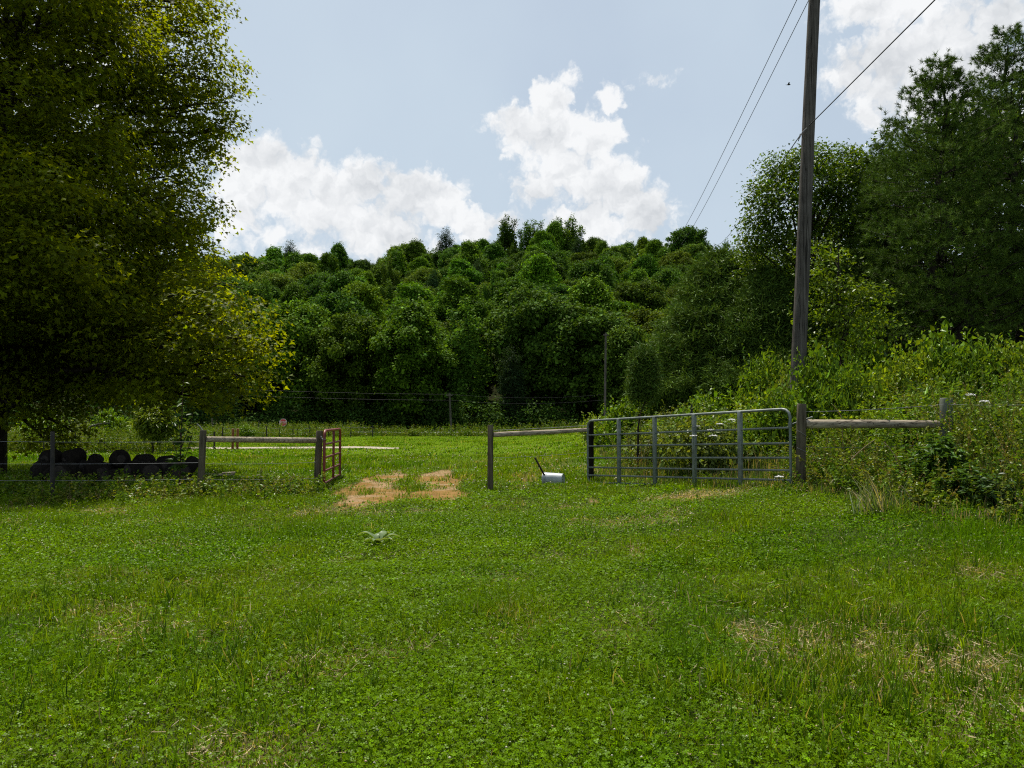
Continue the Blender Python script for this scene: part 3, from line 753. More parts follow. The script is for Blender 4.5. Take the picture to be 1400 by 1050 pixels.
BUSH = [  # px, top py, half width px, y, proto, label
    (905, 515, 40, 33, 3, 'grey-green bush at the foot of the left-hand cedars'),
    (950, 508, 42, 30, 1, 'pale flowering bush below the tallest cedar'),
    (1000, 528, 44, 25.5, 0, 'green bush above the middle of the metal gate'),
    (1052, 486, 36, 22, 2, 'frond-leaved shrub close left of the pole foot'),
    (1040, 535, 36, 21, 1, 'yellow-green shrub just above the right end of the gate'),
    (1125, 488, 36, 17.2, 0, 'tall green bush right beside the pole foot'),
    (1160, 500, 36, 16.4, 2, 'feathery green bush behind the left half of the right-hand rail'),
    (1205, 515, 36, 16, 1, 'yellow-green bush behind the middle of the right-hand rail'),
    (1240, 476, 44, 17, 1, 'high yellow-green bush under the tall pine'),
    (1290, 462, 44, 17.5, 0, 'highest sunlit bush on the bank under the pines'),
    (1338, 468, 40, 16.6, 2, 'leafy bush on the bank at the right edge of the view'),
    (1392, 462, 44, 16.4, 1, 'bush on the bank beyond the right edge of the view'),
    (1265, 530, 38, 14.8, 3, 'dull brown-green bush behind the greenish post'),
    (1330, 545, 40, 13.4, 3, 'dull bush right of the greenish post'),
    (1385, 560, 44, 12.2, 0, 'green bush low at the right edge of the view'),
    (865, 548, 34, 29, 0, 'low light green bush beside the small cedar'),
    (820, 566, 26, 34, 1, 'small bush at the left tip of the bank'),
    (1180, 455, 30, 22, 0, 'green bush in shade below the bright young tree'),
    (1090, 500, 30, 20, 3, 'dull bush hugging the pole foot from behind'),
]
for i, (px, ty, hw, y, k, lab) in enumerate(BUSH):
    x = (px - 700) / F * y; g = gz(x, y); h = at(px, ty, y)[2] - g; w = hw / F * y
    tag(copy_tree(BP[k], lab, (x, y, g - .05), i * 1.3, (w * 1.2, w * 1.1, max(.5, h / 1.18))), None, 'bush', 'bushes on the bank')

rs_ = RS(77); nb = 0
while nb < 46:
    y = 13.6 + 20 * rs_.rand() ** 1.5; x = float(lawn_edge(y)) + 1.0 + 9.5 * rs_.rand()
    if x > .64 * y + .6: continue
    h = .65 + .65 * rs_.rand() + .02 * (y - 14); w = .55 + .4 * rs_.rand(); k = rs_.randint(4)
    tag(copy_tree(BP[k], ['low green bush lost in the bank thicket', 'low yellow-green bush lost in the bank thicket', 'low narrow-leaved bush lost in the bank thicket', 'low dull green bush lost in the bank thicket'][k], (x, y, gz(x, y) - .05), nb * 2.1, (w, w, h)), None, 'bush', 'low bushes of the bank thicket')
    nb += 1

# ------------------------------------------------------------------ undergrowth (stuff)
PAL = [(.092, .165, .010), (.135, .195, .012), (.068, .130, .012), (.14, .16, .028), (.22, .17, .08)]
def weeds(mb, rs, X, Y, H, pal=(.38, .27, .14, .12, .09), leaf=.07, dens=14):
    n = len(X); Z = ground(X, Y)
    b = np.stack([X, Y, Z - .02], 1); lean = .42 * rs.randn(n, 2)
    e = b + np.stack([lean[:, 0] * H, lean[:, 1] * H, H], 1)
    kid = rs.choice(5, n, p=pal); base = np.array(PAL)[kid]
    sd = nrm(rs.randn(n, 3) * [1, 1, 0]) 
    # stems: thin crossed ribbons
    w = (.0022 + .0022 * H)[:, None]
    for q in (sd, np.stack([-sd[:, 1], sd[:, 0], sd[:, 2]], 1)):
        V = np.stack([b - q * w, b + q * w, e + q * w * .4, e - q * w * .4], 1)
        mb.add(V, (np.arange(n) * 4)[:, None] + np.arange(4), np.repeat(base * .8 + .015, 4, 0))
    k = dens; t = rs.rand(n, k) ** .65
    sc = np.where(kid == 4, .45, 1.0)
    P = b[:, None] + (e - b)[:, None] * (.12 + .88 * t)[..., None]
    m = n * k; O = rdir(rs, m) * [1, 1, .35]
    S = np.repeat(leaf * (.7 + .6 * rs.rand(n)) * sc, k) * (1.25 - .6 * t.ravel())
    sh = rs.rand() 
    C = np.repeat(base, k, 0) * np.exp(.22 * rs.randn(m, 1))
    leaves(mb, P.reshape(-1, 3), np.array([0, 0, .8]) + .75 * rs.randn(m, 3), O, S, NAR if leaf > .085 else DIA, C)
def build_undergrowth():
    rs = RS(81); mb = MB()
    # bank right of the lawn edge and behind the gate
    n = 46000; Y = 7.0 + 45 * rs.rand(n) ** 1.7; X = lawn_edge(Y) + (.0 + 17 * rs.rand(n) ** 1.3)
    keep = (X < .72 * Y + 1.5); X, Y = X[keep], Y[keep]
    dpt = X - lawn_edge(Y)
    cl = fbm(X * 1.15 + 4, Y * 1.15, 3)
    H = (.20 + .50 * sstep(0, 2.2, dpt)) * (.6 + .7 * rs.rand(len(X))) * (.35 + 1.35 * sstep(.33, .68, cl)) * np.where(Y > 13.6, .62, 1)
    kp = rs.rand(len(X)) < np.where(Y > 13.5, .05, .3) + .7 * sstep(.43, .62, cl); X, Y, H, dpt = X[kp], Y[kp], H[kp], dpt[kp]
    H = np.where((Y > 12.6) & (X < 4.6), H * .75, H)
    sm = Y < 20
    nf = sm & (Y < 13.2); sm = sm & ~nf
    weeds(mb, rs, X[nf], Y[nf], H[nf], (.27, .20, .17, .18, .18), leaf=.062, dens=15)
    weeds(mb, rs, X[sm], Y[sm], H[sm], leaf=.088, dens=15)
    sm = Y < 20; weeds(mb, rs, X[~sm], Y[~sm], H[~sm] * 1.1, leaf=.10, dens=11)
    # long grass blades among them
    n = 34000; Y = 7.4 + 22 * rs.rand(n) ** 1.5; X = lawn_edge(Y) - .25 + 9 * rs.rand(n) ** 1.6
    H = (.10 + .34 * rs.rand(n)) * (.45 + .55 * sstep(0, 1.2, X - lawn_edge(Y))) * (.5 + fbm(X * 1.5, Y * 1.5, 3)); Z = ground(X, Y)
    a = rs.rand(n) * 6.28
    ln = .35 + 1.3 * rs.rand(n)
    T = np.stack([ln * np.cos(a), ln * np.sin(a), np.ones(n)], 1); N = np.stack([np.cos(a), np.sin(a), .2 * np.ones(n)], 1)
    base = np.where((rs.rand(n) < .30)[:, None], np.array([.34, .27, .14]), np.array([.075, .13, .024]))
    leaves(mb, np.stack([X, Y, Z], 1), N, T, H, BLD, base * np.exp(.25 * rs.randn(n, 1)), .008 + .006 * rs.rand(n))
    # along the left fence line and round the log pile
    n = 900; X = -9.3 + 5.2 * rs.rand(n) ** .9; Y = 15.4 + .55 * rs.randn(n) + .28 * (X + 9)
    weeds(mb, rs, X, Y, .12 + .38 * rs.rand(n) ** 1.6, (.28, .2, .17, .15, .2), leaf=.07, dens=9)
    n = 350; X = -12.5 + 5.2 * rs.rand(n); Y = 16 + 2.2 * rs.rand(n)
    weeds(mb, rs, X, Y, .15 + .35 * rs.rand(n), (.4, .2, .3, .05, .05), leaf=.08, dens=9)
    # foot of the posts in the middle
    for (px, py) in ((672, 668), (808, 656), (436, 672), (274, 680), (1095, 672)):
        p = gp(px, py); n = 60; weeds(mb, rs, p[0] + .22 * rs.randn(n), p[1] + .12 * rs.randn(n), .08 + .16 * rs.rand(n), leaf=.05, dens=8)
    # rough growth along the back fence at left and at the far edge of the field
    n = 5200; X = -30 + 13.5 * rs.rand(n); Y = 37 + 6.5 * rs.rand(n)
    weeds(mb, rs, X, Y, .4 + .75 * rs.rand(n) * (.4 + 1.1 * fbm(X * .5, Y * .5, 3)), (.35, .35, .1, .15, .05), leaf=.13, dens=11)
    n = 5200; X = -50 + 62 * rs.rand(n); Y = 70.3 + 3.2 * rs.rand(n)
    weeds(mb, rs, X, Y, .25 + 1.0 * rs.rand(n) ** 1.5 * (.3 + 1.4 * fbm(X * .35, Y * .35, 3)), (.3, .25, .25, .15, .05), leaf=.17, dens=11)
    n = 900; X = -30 + 16 * rs.rand(n); Y = 66 + 5 * rs.rand(n)
    weeds(mb, rs, X, Y, .5 + .9 * rs.rand(n), (.3, .35, .15, .15, .05), leaf=.17, dens=11)
    tag(mb.build('undergrowth', M['leaf']), 'tangled weeds and long grass on the bank and fence lines', kind='stuff')
build_undergrowth()

# ------------------------------------------------------------------ lawn (stuff)
def build_grass():
    rs = RS(91)
    def scatter(n, y0, y1, p=1.0):
        Y = (y0 ** p + (y1 ** p - y0 ** p) * rs.rand(n)) ** (1 / p)
        X = (rs.rand(n) * 2 - 1) * (.71 * Y + .7)
        k = X < lawn_edge(Y) + .5
        return X[k], Y[k]
    def green(X, Y):  # turf hue by place
        a = fbm(X * .55 + 3, Y * .55, 3); b = fbm(X * 2.1, Y * 2.1, 3)
        f = sstep(.38, .62, a)[:, None]
        c = np.array([.090, .190, .002]) * (1 - f) + np.array([.152, .240, .002]) * f
        yl = (sstep(9, 13, Y) * (1 - sstep(17, 24, Y)))[:, None]
        c = c * (1 - .55 * yl) + np.array([.155, .225, .010]) * .55 * yl
        return c * (.62 + .5 * b)[:, None]
    def drym(X, Y): return np.clip(dry_mask(X, Y), 0, 1)
    def culled(X, Y, n0=.12):
        k = dirt_mask(X, Y); return rs.rand(len(X)) < np.clip(1 - (k + .16) / .50, .04, 1) + .5 * sstep(.56, .68, fbm(np.asarray(X) * 2.3 + 7, np.asarray(Y) * .9, 3))
    mb = MB()
    def clover(n, y0, y1, size, p, shape, hmax=.09):
        X, Y = scatter(n, y0, y1, p)
        d = drym(X, Y); k = culled(X, Y, .05) & (rs.rand(len(X)) > .9 * d) & (rs.rand(len(X)) < (.30 + .9 * sstep(.35, .55, fbm(X * .8 + 20, Y * .8, 3))) * np.where((X > -.24 * Y) & (X < .20 * Y), 1, .45))
        X, Y = X[k], Y[k]; m = len(X)
        H = hmax * (.25 + .75 * rs.rand(m)) * (.6 + .8 * fbm(X * 1.3, Y * 1.3, 3))
        P = np.stack([X, Y, ground(X, Y) + H], 1)
        c = np.array([.092, .188, .002]) * np.exp(.42 * rs.randn(m, 1)) * (.68 + .4 * fbm(X * 1.1, Y * 1.1, 2))[:, None] 
        c = c * .6 + green(X, Y) * .4
        leaves(mb, P, np.array([0, 0, 1.]) + .55 * rs.randn(m, 3), rdir(rs, m), size * (.7 + .6 * rs.rand(m)), shape, c)
    clover(320000, 3.2, 8.5, .0235, 1.7, CLO)
    clover(230000, 8, 13, .030, 1.7, DIA)
    clover(190000, 13, 24, .045, 1.5, DIA)
    def blades(n, y0, y1, p, h0, h1, w, tuft=0, lean=.5):
        X, Y = scatter(n, y0, y1, p)
        d = drym(X, Y); tall = sstep(.5, .72, fbm(X * .75 + 60, Y * .75, 3))
        k = culled(X, Y) & (rs.rand(len(X)) < .40 + .55 * tall + .4 * d + np.where((X > -.24 * Y) & (X < .20 * Y), 0, .4))
        X, Y, d, tall = X[k], Y[k], d[k], tall[k]; m = len(X)
        H = (h0 + (h1 - h0) * rs.rand(m) ** 1.6) * (.7 + .8 * tall) * (1 - .25 * d)
        a = rs.rand(m) * 6.28; ln = lean * (.3 + rs.rand(m) * 1.1)
        T = np.stack([ln * np.cos(a), ln * np.sin(a), np.ones(m)], 1)
        N = np.stack([np.cos(a), np.sin(a), .15 * np.ones(m)], 1) + .5 * rs.randn(m, 3)
        c = green(X, Y) * np.exp(.26 * rs.randn(m, 1))
        isd = (rs.rand(m) < .02 + .55 * d)[:, None]
        c = np.where(isd, np.array([.36, .29, .16]) * np.exp(.25 * rs.randn(m, 1)), c)
        leaves(mb, np.stack([X, Y, ground(X, Y) - .004], 1), N, T, H, BLD, c, w * (.7 + .6 * rs.rand(m)))
    blades(300000, 3.2, 9, 1.7, .03, .125, .005)
    blades(260000, 9, 18, 1.6, .04, .135, .0085)
    blades(150000, 17, 34, 1.35, .06, .17, .020)
    blades(120000, 32, 71, 1.3, .05, .12, .05)
    # short dead litter lying flat
    X, Y = scatter(110000, 3.2, 14, 1.6); d = drym(X, Y); k = rs.rand(len(X)) < .04 + .85 * d; X, Y = X[k], Y[k]; m = len(X)
    a = rs.rand(m) * 6.28
    leaves(mb, np.stack([X, Y, ground(X, Y) + .01 + .04 * rs.rand(m)], 1), np.array([0, 0, 1.]) + .3 * rs.randn(m, 3), np.stack([np.cos(a), np.sin(a), .3 * rs.randn(m)], 1),
           .04 + .10 * rs.rand(m), STR, np.array([.36, .30, .17]) * np.exp(.3 * rs.randn(m, 1)), .005 + .003 * rs.rand(m))
    # taller grass tufts in the lawn
    nt = 430; TX, TY = scatter(nt, 3.4, 15, 1.6)
    hot = [(gp(330, 900), 130, .6), (gp(250, 820), 24, .25), (gp(150, 960), 30, .4), (gp(95, 830), 30, .4), (gp(1230, 880), 150, .7), (gp(1050, 930), 110, .5), (gp(1300, 980), 80, .5), (gp(1150, 990), 80, .4), (gp(220, 800), 26, .4), (gp(945, 765), 26, .35), (gp(470, 880), 30, .5), (gp(1120, 800), 40, .8)]
    for (c, n, s) in hot:
        TX = np.append(TX, c[0] + s * rs.randn(n) * 1.1); TY = np.append(TY, c[1] + s * rs.randn(n) * .8)
    k = 13; nT = len(TX); X = np.repeat(TX, k) + .035 * rs.randn(nT * k); Y = np.repeat(TY, k) + .035 * rs.randn(nT * k); m = nT * k
    H = np.repeat(.10 + .13 * rs.rand(nT), k) * (.55 + .6 * rs.rand(m)); a = rs.rand(m) * 6.28; ln = .12 + .55 * rs.rand(m)
    T = np.stack([ln * np.cos(a), ln * np.sin(a), np.ones(m)], 1); N = np.stack([np.cos(a), np.sin(a), .1 * np.ones(m)], 1) + .4 * rs.randn(m, 3)
    c = np.repeat(np.array([[.078, .150, .005], [.145, .215, .007], [.055, .115, .007]])[rs.randint(0, 3, nT)], k, 0) * np.exp(.2 * rs.randn(m, 1))
    dd = (rs.rand(m) < .03)[:, None]; c = np.where(dd, np.array([.30, .24, .12]), c)
    leaves(mb, np.stack([X, Y, ground(X, Y)], 1), N, T, H, BLD, c, .0065 + .004 * rs.rand(m))
    tag(mb.build('grass', M['grass']), 'green clover and grass pasture with straw-coloured patches', kind='stuff')
    # white clover heads
    mb = MB()
    def heads(n, y0, y1, r, p, patch=True):
        X, Y = scatter(n, y0, y1, p); k = culled(X, Y, .0)
        if patch: k &= rs.rand(len(X)) < sstep(.40, .62, fbm(X * .9 + 33, Y * .9, 3)) + .12
        X, Y = X[k], Y[k]; m = len(X); Z = ground(X, Y) + .06 + .07 * rs.rand(m)
        O = np.array([[0, 0, .8], [1, 0, 0], [0, 1, 0], [-1, 0, 0], [0, -1, 0], [0, 0, -.7]])
        T0 = np.array([[0, 1, 2], [0, 2, 3], [0, 3, 4], [0, 4, 1], [5, 2, 1], [5, 3, 2], [5, 4, 3], [5, 1, 4]])
        rr = r * (.7 + .6 * rs.rand(m))
        V = np.stack([X, Y, Z], 1)[:, None] + rr[:, None, None] * O[None]
        c = np.where((rs.rand(m) < .25)[:, None], np.array([.45, .33, .22]), np.array([.50, .47, .36]))
        mb.add(V, ((np.arange(m) * 6)[:, None, None] + T0[None]).reshape(-1, 3), np.repeat(c, 6, 0))
        s = .0015
        b = np.stack([X, Y, Z - .09], 1)
        V = np.stack([b + [-s, 0, 0], b + [s, 0, 0], b + [0, 0, .09]], 1)
        mb.add(V, (np.arange(m) * 3)[:, None] + np.arange(3), np.tile([.06, .11, .02], (m * 3, 1)))
    heads(750, 3.4, 9, .0068, 1.7); heads(1500, 9, 17, .009, 1.6); heads(3600, 17, 42, .022, 1.3)
    tag(mb.build('clover_flowers', M['flower']), 'white clover heads dotted through the pasture', kind='stuff')
build_grass()
# ------------------------------------------------------------------ fences, gates and other built things
def post_mesh(name, a, b, r0, r1, mt, parent, n=14, off=None, seed=1):
    """round post from a to b (world), drawn in the parent's frame"""
    mb = MB(); mb.smooth = False
    o = np.array(off if off is not None else (0, 0, 0), float)
    a = np.array(a, float) - o; b = np.array(b, float) - o
    t = np.array([0, .02, .3, .6, .85, .985, 1.])[:, None]
    p = a + (b - a) * t
    r = r0 + (r1 - r0) * t[:, 0]; r[-1] *= .86; r[0] *= .92
    tube(mb, p, r, n, True, wob=.07, seed=seed)
    ob = mb.build(name, mt, parent)
    return ob
def smooth_obj(o):
    o.data.polygons.foreach_set('use_smooth', np.ones(len(o.data.polygons), bool)); 
    try:
        o.data.set_sharp_from_angle(angle=R_(40))
    except Exception: pass
    return o
def wire(name, pts, r, mt, parent, off, n=5):
    mb = MB(); tube(mb, np.array(pts, float) - np.array(off, float), r, n, True)
    return mb.build(name, mt, parent)
def sagline(a, b, sag, n=14):
    a = np.array(a, float); b = np.array(b, float); t = np.linspace(0, 1, n)[:, None]
    return a + (b - a) * t - np.array([0, 0, 1.]) * sag * 4 * t * (1 - t)
def pt(px, py_top, py_bot, y):
    return at(px, py_top, y), at(px, py_bot, y)

def build_fences():
    # left brace with its wires
    y1, y2 = 16.4, 18.2
    a_t, a_b = at(278, 588, y1), at(273, 682, y1); b_t, b_b = at(437, 589, y2), at(432.5, 674, y2)
    o = (a_b[0], a_b[1], gz(a_b[0], a_b[1]))
    f = empty('wooden_fence', o, 'wooden fence brace left of the red gate, log pile behind its wires', 'fence')
    for t, b, r in ((a_t, a_b, .068), (b_t, b_b, .078)):
        smooth_obj(post_mesh('post', b - [0, 0, .25], t, r * 1.04, r, M['post'], f, off=o, seed=int(b[1] * 7)))
    ra, rb = at(282, 600.6, y1), at(433, 602.2, y2)
    smooth_obj(post_mesh('rail', ra, rb, .062, .066, M['rail'], f, off=o, seed=4))
    c_t, c_b = at(72, 590, 15.4), at(72, 680, 15.4)
    post_mesh('post', c_b - [0, 0, .2], c_t, .045, .04, M['tpost'], f, 8, off=o)
    for (l, r) in ((634, 632.6), (657, 655), (603, 604)):
        wire('wire', sagline(at(-40, l, 15.2), at(273, r, 16.38), .015), .0045, M['wire'], f, o)
    for (l, r) in ((634, 632), (655, 654)):
        wire('wire', sagline(at(276, l, 16.45), at(432, r, 18.1), .02), .0035, M['wire'], f, o)
    mb = MB(); p = at(278, 590, y1) - np.array(o)
    tube(mb, [p, p + [-.06, -.02, .1], p + [-.13, -.02, .16]], .012, 5); mb.build('staple', M['wire'], f)
    # middle brace
    y1, y2 = 17.2, 17.75
    a_t, a_b = at(670.5, 581, y1), at(670.5, 669, y1); b_t, b_b = at(808.2, 574, y2), at(808.2, 657, y2)
    o = (a_b[0], a_b[1], gz(a_b[0], a_b[1]))
    f = empty('wooden_fence', o, 'wooden fence brace between the open gateway and the metal gate', 'fence')
    smooth_obj(post_mesh('post', a_b - [0, 0, .25], a_t, .066, .062, M['post'], f, off=o, seed=3))
    smooth_obj(post_mesh('post', b_b - [0, 0, .25], b_t, .062, .058, M['dark_wood'], f, off=o, seed=5))
    smooth_obj(post_mesh('rail', at(674.5, 594.4, y1), at(805, 587.6, y2), .056, .046, M['rail'], f, off=o, seed=9))
    wire('wire', sagline(at(674, 588.5, y1 - .03), at(806, 581.5, y2 - .03), .008), .0055, M['wire'], f, o)
    wire('wire', sagline(at(674, 626, y1 - .03), at(806, 618, y2 - .03), .02), .003, M['wire'], f, o)
    # right brace
    y1, y2 = 12.6, 12.2
    a_t, a_b = at(1096, 552, y1), at(1093.5, 670, y1); b_t, b_b = at(1293.5, 544, y2), at(1293.5, 650, y2)
    o = (a_b[0], a_b[1], gz(a_b[0], a_b[1]))
    f = empty('wooden_fence', o, 'wooden fence brace right of the metal gate, half sunk in weeds', 'fence')
    smooth_obj(post_mesh('post', a_b - [0, 0, .3], a_t, .08, .072, M['post'], f, off=o, seed=13))
    g = smooth_obj(post_mesh('post', b_b - [0, 0, .4], b_t, .096, .094, M['greenpost'], f, off=o, seed=15)); g['label'] = 'greenish treated post'
    smooth_obj(post_mesh('rail', at(1102, 579.7, y1), at(1285, 579.8, y2), .074, .060, M['rail'], f, off=o, seed=19))
    wire('wire', sagline(at(1099, 563, y1 - .05), at(1290, 553, y2 - .1), .02), .0035, M['wire'], f, o)
    wire('wire', sagline(at(1296, 553, y2 - .1), at(1480, 551, 11.2), .02), .0035, M['wire'], f, o)
    wire('wire', sagline(at(1099, 611, y1 - .05), at(1290, 606, y2 - .1), .03), .003, M['wire'], f, o)
    for (pa, pb, ht) in ((588, 596, 0), (612, 618, 0)):
        l = at(1096 - 6.5, pa, y1 - .08); r = at(1096 + 6.5, pb, y1 - .08)
        wire('wire_wrap', [l, (l + r) / 2 - [0, .012, 0], r], .004, M['wire'], f, o)

    # ---- galvanised gate
    Lx = at(803.6, 600, 17.5)[0]; Rx = at(1080.6, 600, 12.7)[0]; A = np.array([Lx, 17.5, 0]); B = np.array([Rx, 12.7, 0])
    lz = [at(803.6, v, 17.5)[2] for v in (575.4, 595, 610, 626, 639, 649.7, 659.5)]
    rz = [at(1080.6, v, 12.7)[2] for v in (558.9, 584.8, 606, 626, 643.3, 656.7, 669.7)]
    o = np.array([B[0], B[1], gz(B[0], B[1])])
    def P(t, zl, zr): return A + (B - A) * t + np.array([0, 0, zl + (zr - zl) * t]) - o
    g = empty('farm_gate', o, 'wide grey galvanised tube gate standing closed below the bank', 'gate')
    mb = MB(); c = .028
    def pf(t, f):    # f: 0 bottom .. 1 top
        return P(t, lz[-1] + (lz[0] - lz[-1]) * f, rz[-1] + (rz[0] - rz[-1]) * f)
    loop = [pf(.5, 1), pf(c, 1)] + [pf(c * (1 - math.sin(a)), 1 - .1 * (1 - math.cos(a))) for a in (R_(30), R_(60), R_(90))] + [pf(0, .5), pf(0, .1)] + \
           [pf(c * (1 - math.cos(a)), .1 * (1 - math.sin(a))) for a in (R_(30), R_(60), R_(90))] + [pf(.5, 0), pf(1 - c, 0)] + \
           [pf(1 - c * (1 - math.sin(a)), .1 * (1 - math.cos(a))) for a in (R_(30), R_(60), R_(90))] + [pf(1, .5), pf(1, .9)] + \
           [pf(1 - c * (1 - math.cos(a)), 1 - .1 * (1 - math.sin(a))) for a in (R_(30), R_(60), R_(90))] + [pf(.5001, 1)]
    tube(mb, loop, .0235, 10); smooth_obj(mb.build('frame', M['galv'], g))
    for i in range(1, 6):
        mb = MB(); tube(mb, [P(0, lz[i], rz[i]), P(.5, lz[i], rz[i]), P(1, lz[i], rz[i])], .0185, 10); smooth_obj(mb.build('bar', M['galv'], g))
    ang = math.atan2(B[1] - A[1], B[0] - A[0])
    for t in (.2, .405, .604, .807):
        lo, hi = pf(t, -.01), pf(t, 1.0); mb = MB()
        nrmv = np.array([math.sin(ang), -math.cos(ang), 0]) * (1 if math.sin(ang) < 0 else 1)
        mid = (lo + hi) / 2
        box(mb, mid + np.array([-math.sin(ang), math.cos(ang), 0]) * 0.0, (.082, .055, (hi - lo)[2] + .01), rotm(0, 0, ang), bev=.008); mb.build('stay', M['galv'], g)
    for f_ in (.80, .08):
        e = pf(1, f_); mb = MB(); q = at(1111 if f_ > .5 else 1100, 570 if f_ > .5 else 664, 12.58) - o
        tube(mb, [e, e + (q - e) * .5 + [0, 0, .004], q], .012, 8)
        tube(mb, [e - [0, 0, .04], e + [0, 0, .04]], .033, 10)
        smooth_obj(mb.build('hinge', M['galv'], g))
    # ---- red gate, swung open
    A = np.array([at(443.5, 600, 18.0)[0], 18.0, 0]); B = np.array([at(465, 600, 21.2)[0], 21.2, 0])
    lz = [at(443, v, 18.0)[2] for v in (589, 607.7, 626, 644.3, 661.4, 672.5)]
    rz = [at(465, v, 21.2)[2] for v in (586.5, 603, 619, 635, 649, 660)]
    o = np.array([A[0], A[1], gz(A[0], A[1])])
    g = empty('farm_gate', o, 'narrow red painted tube gate swung open, seen nearly edge-on', 'gate')
    mb = MB(); c = .05
    loop = [pf(.5, 1), pf(c, 1)] + [pf(c * (1 - math.sin(a)), 1 - .11 * (1 - math.cos(a))) for a in (R_(30), R_(60), R_(90))] + [pf(0, .5), pf(0, .1)] + \
           [pf(c * (1 - math.cos(a)), .1 * (1 - math.sin(a))) for a in (R_(30), R_(60), R_(90))] + [pf(.5, 0), pf(1 - c, 0)] + \
           [pf(1 - c * (1 - math.sin(a)), .1 * (1 - math.cos(a))) for a in (R_(30), R_(60), R_(90))] + [pf(1, .5), pf(1, .9)] + \
           [pf(1 - c * (1 - math.cos(a)), 1 - .11 * (1 - math.sin(a))) for a in (R_(30), R_(60), R_(90))] + [pf(.5001, 1)]
    tube(mb, loop, .034, 10); smooth_obj(mb.build('frame', M['red'], g))
    for i in range(1, 5):
        mb = MB(); tube(mb, [P(0, lz[i], rz[i]), P(.5, lz[i], rz[i]), P(1, lz[i], rz[i])], .026, 10); smooth_obj(mb.build('bar', M['red'], g))
    ang = math.atan2(B[1] - A[1], B[0] - A[0]); lo, hi = pf(.55, 0), pf(.55, 1); mb = MB()
    box(mb, (lo + hi) / 2, (.075, .056, (hi - lo)[2]), rotm(0, 0, ang), bev=.008); mb.build('stay', M['red'], g)
    mb = MB(); e = pf(0, .86); q = at(438.5, 596.5, 18.05) - o
    for k in range(6):
        a = q + (e - q) * (k / 6) - [0, 0, .03 * math.sin(k / 6 * math.pi)]; b = q + (e - q) * ((k + 1.2) / 6) - [0, 0, .03 * math.sin((k + 1) / 6 * math.pi)]
        tube(mb, [a, b], .011 if k % 2 else .016, 6)
    th = np.linspace(0, 2 * math.pi, 13); ring = [e + np.array([.035 * math.cos(t), .035 * math.sin(t), .006 * math.sin(3 * t)]) for t in th]
    tube(mb, ring, .008, 5); mb.build('chain', M['wire'], g)

    # ---- wire fence across the back, left
    o = (-27, 40, 0.0)
    f = empty('wire_fence', o, 'sagging wire fence on thin dark posts behind the log pile', 'fence')
    tops = []
    for (px, ty, by, y, r) in [(60, 590, 618, 37.0, .04), (103, 592, 616, 37.4, .035), (143, 594, 619, 37.8, .035), (178, 595, 617.5, 38.2, .035), (228, 594, 615, 39.5, .04), (293, 590, 613.5, 41.5, .055)]:
        t, b = at(px, ty, y), at(px, by, y); b[2] = gz(b[0], b[1]) - .15
        post_mesh('post', b, t, r, r * .9, M['tpost'], f, 8, off=o); tops.append((t, b))
    for fr in (.12, .45, .75):
        pts = []
        for i in range(len(tops) - 1):
            pts.append(sagline(tops[i][0] + (tops[i][1] - tops[i][0]) * fr, tops[i + 1][0] + (tops[i + 1][1] - tops[i + 1][0]) * fr, .05, 6)[: (None if i == len(tops) - 2 else -1)])
        wire('wire', np.concatenate(pts), .006, M['wire'], f, o)
    o = (-20, 64, 0.0)
    f = empty('wire_fence', o, 'low dark post and wire fence along the far edge of the field', 'fence')
    tops = []
    for (px, y) in [(305, 66), (336, 66), (365, 66), (383, 67), (401, 67), (407, 67.3), (424, 67), (433, 68), (450, 68.5), (480, 69), (510, 69)]:
        x = (px - 700) / F * y; b = np.array([x, y, gz(x, y) - .15]); t = b + [0, 0, 1.05 + .12 * math.sin(px)]
        post_mesh('post', b, t, .05, .045, M['tpost'], f, 7, off=o); tops.append((t, b))
    for fr in (.15, .5):
        wire('wire', [t + (b - t) * fr for t, b in tops], .008, M['wire'], f, o)
    for i, (px, lab) in enumerate([(319, 'rust-orange pipe post beside the gravel track, the left of two'), (325.5, 'rust-orange pipe post beside the gravel track, the right of two')]):
        y = 41.2; x = (px - 700) / F * y; b = np.array([x, y, gz(x, y)]); mb = MB()
        tube(mb, [[0, 0, -.2], [0, 0, .5], [.01, 0, 1.04], [.01, 0, 1.06]], [.065, .063, .062, .045], 10, wob=.05)
        tube(mb, [[0, -.075, .78], [0, .075, .78]], .02, 6); tube(mb, [[0, -.075, .3], [0, .075, .3]], .02, 6)
        tag(mb.build('rusty_post', M['rust'], loc=b), lab, 'post', 'rusty posts by the gravel track')
build_fences()

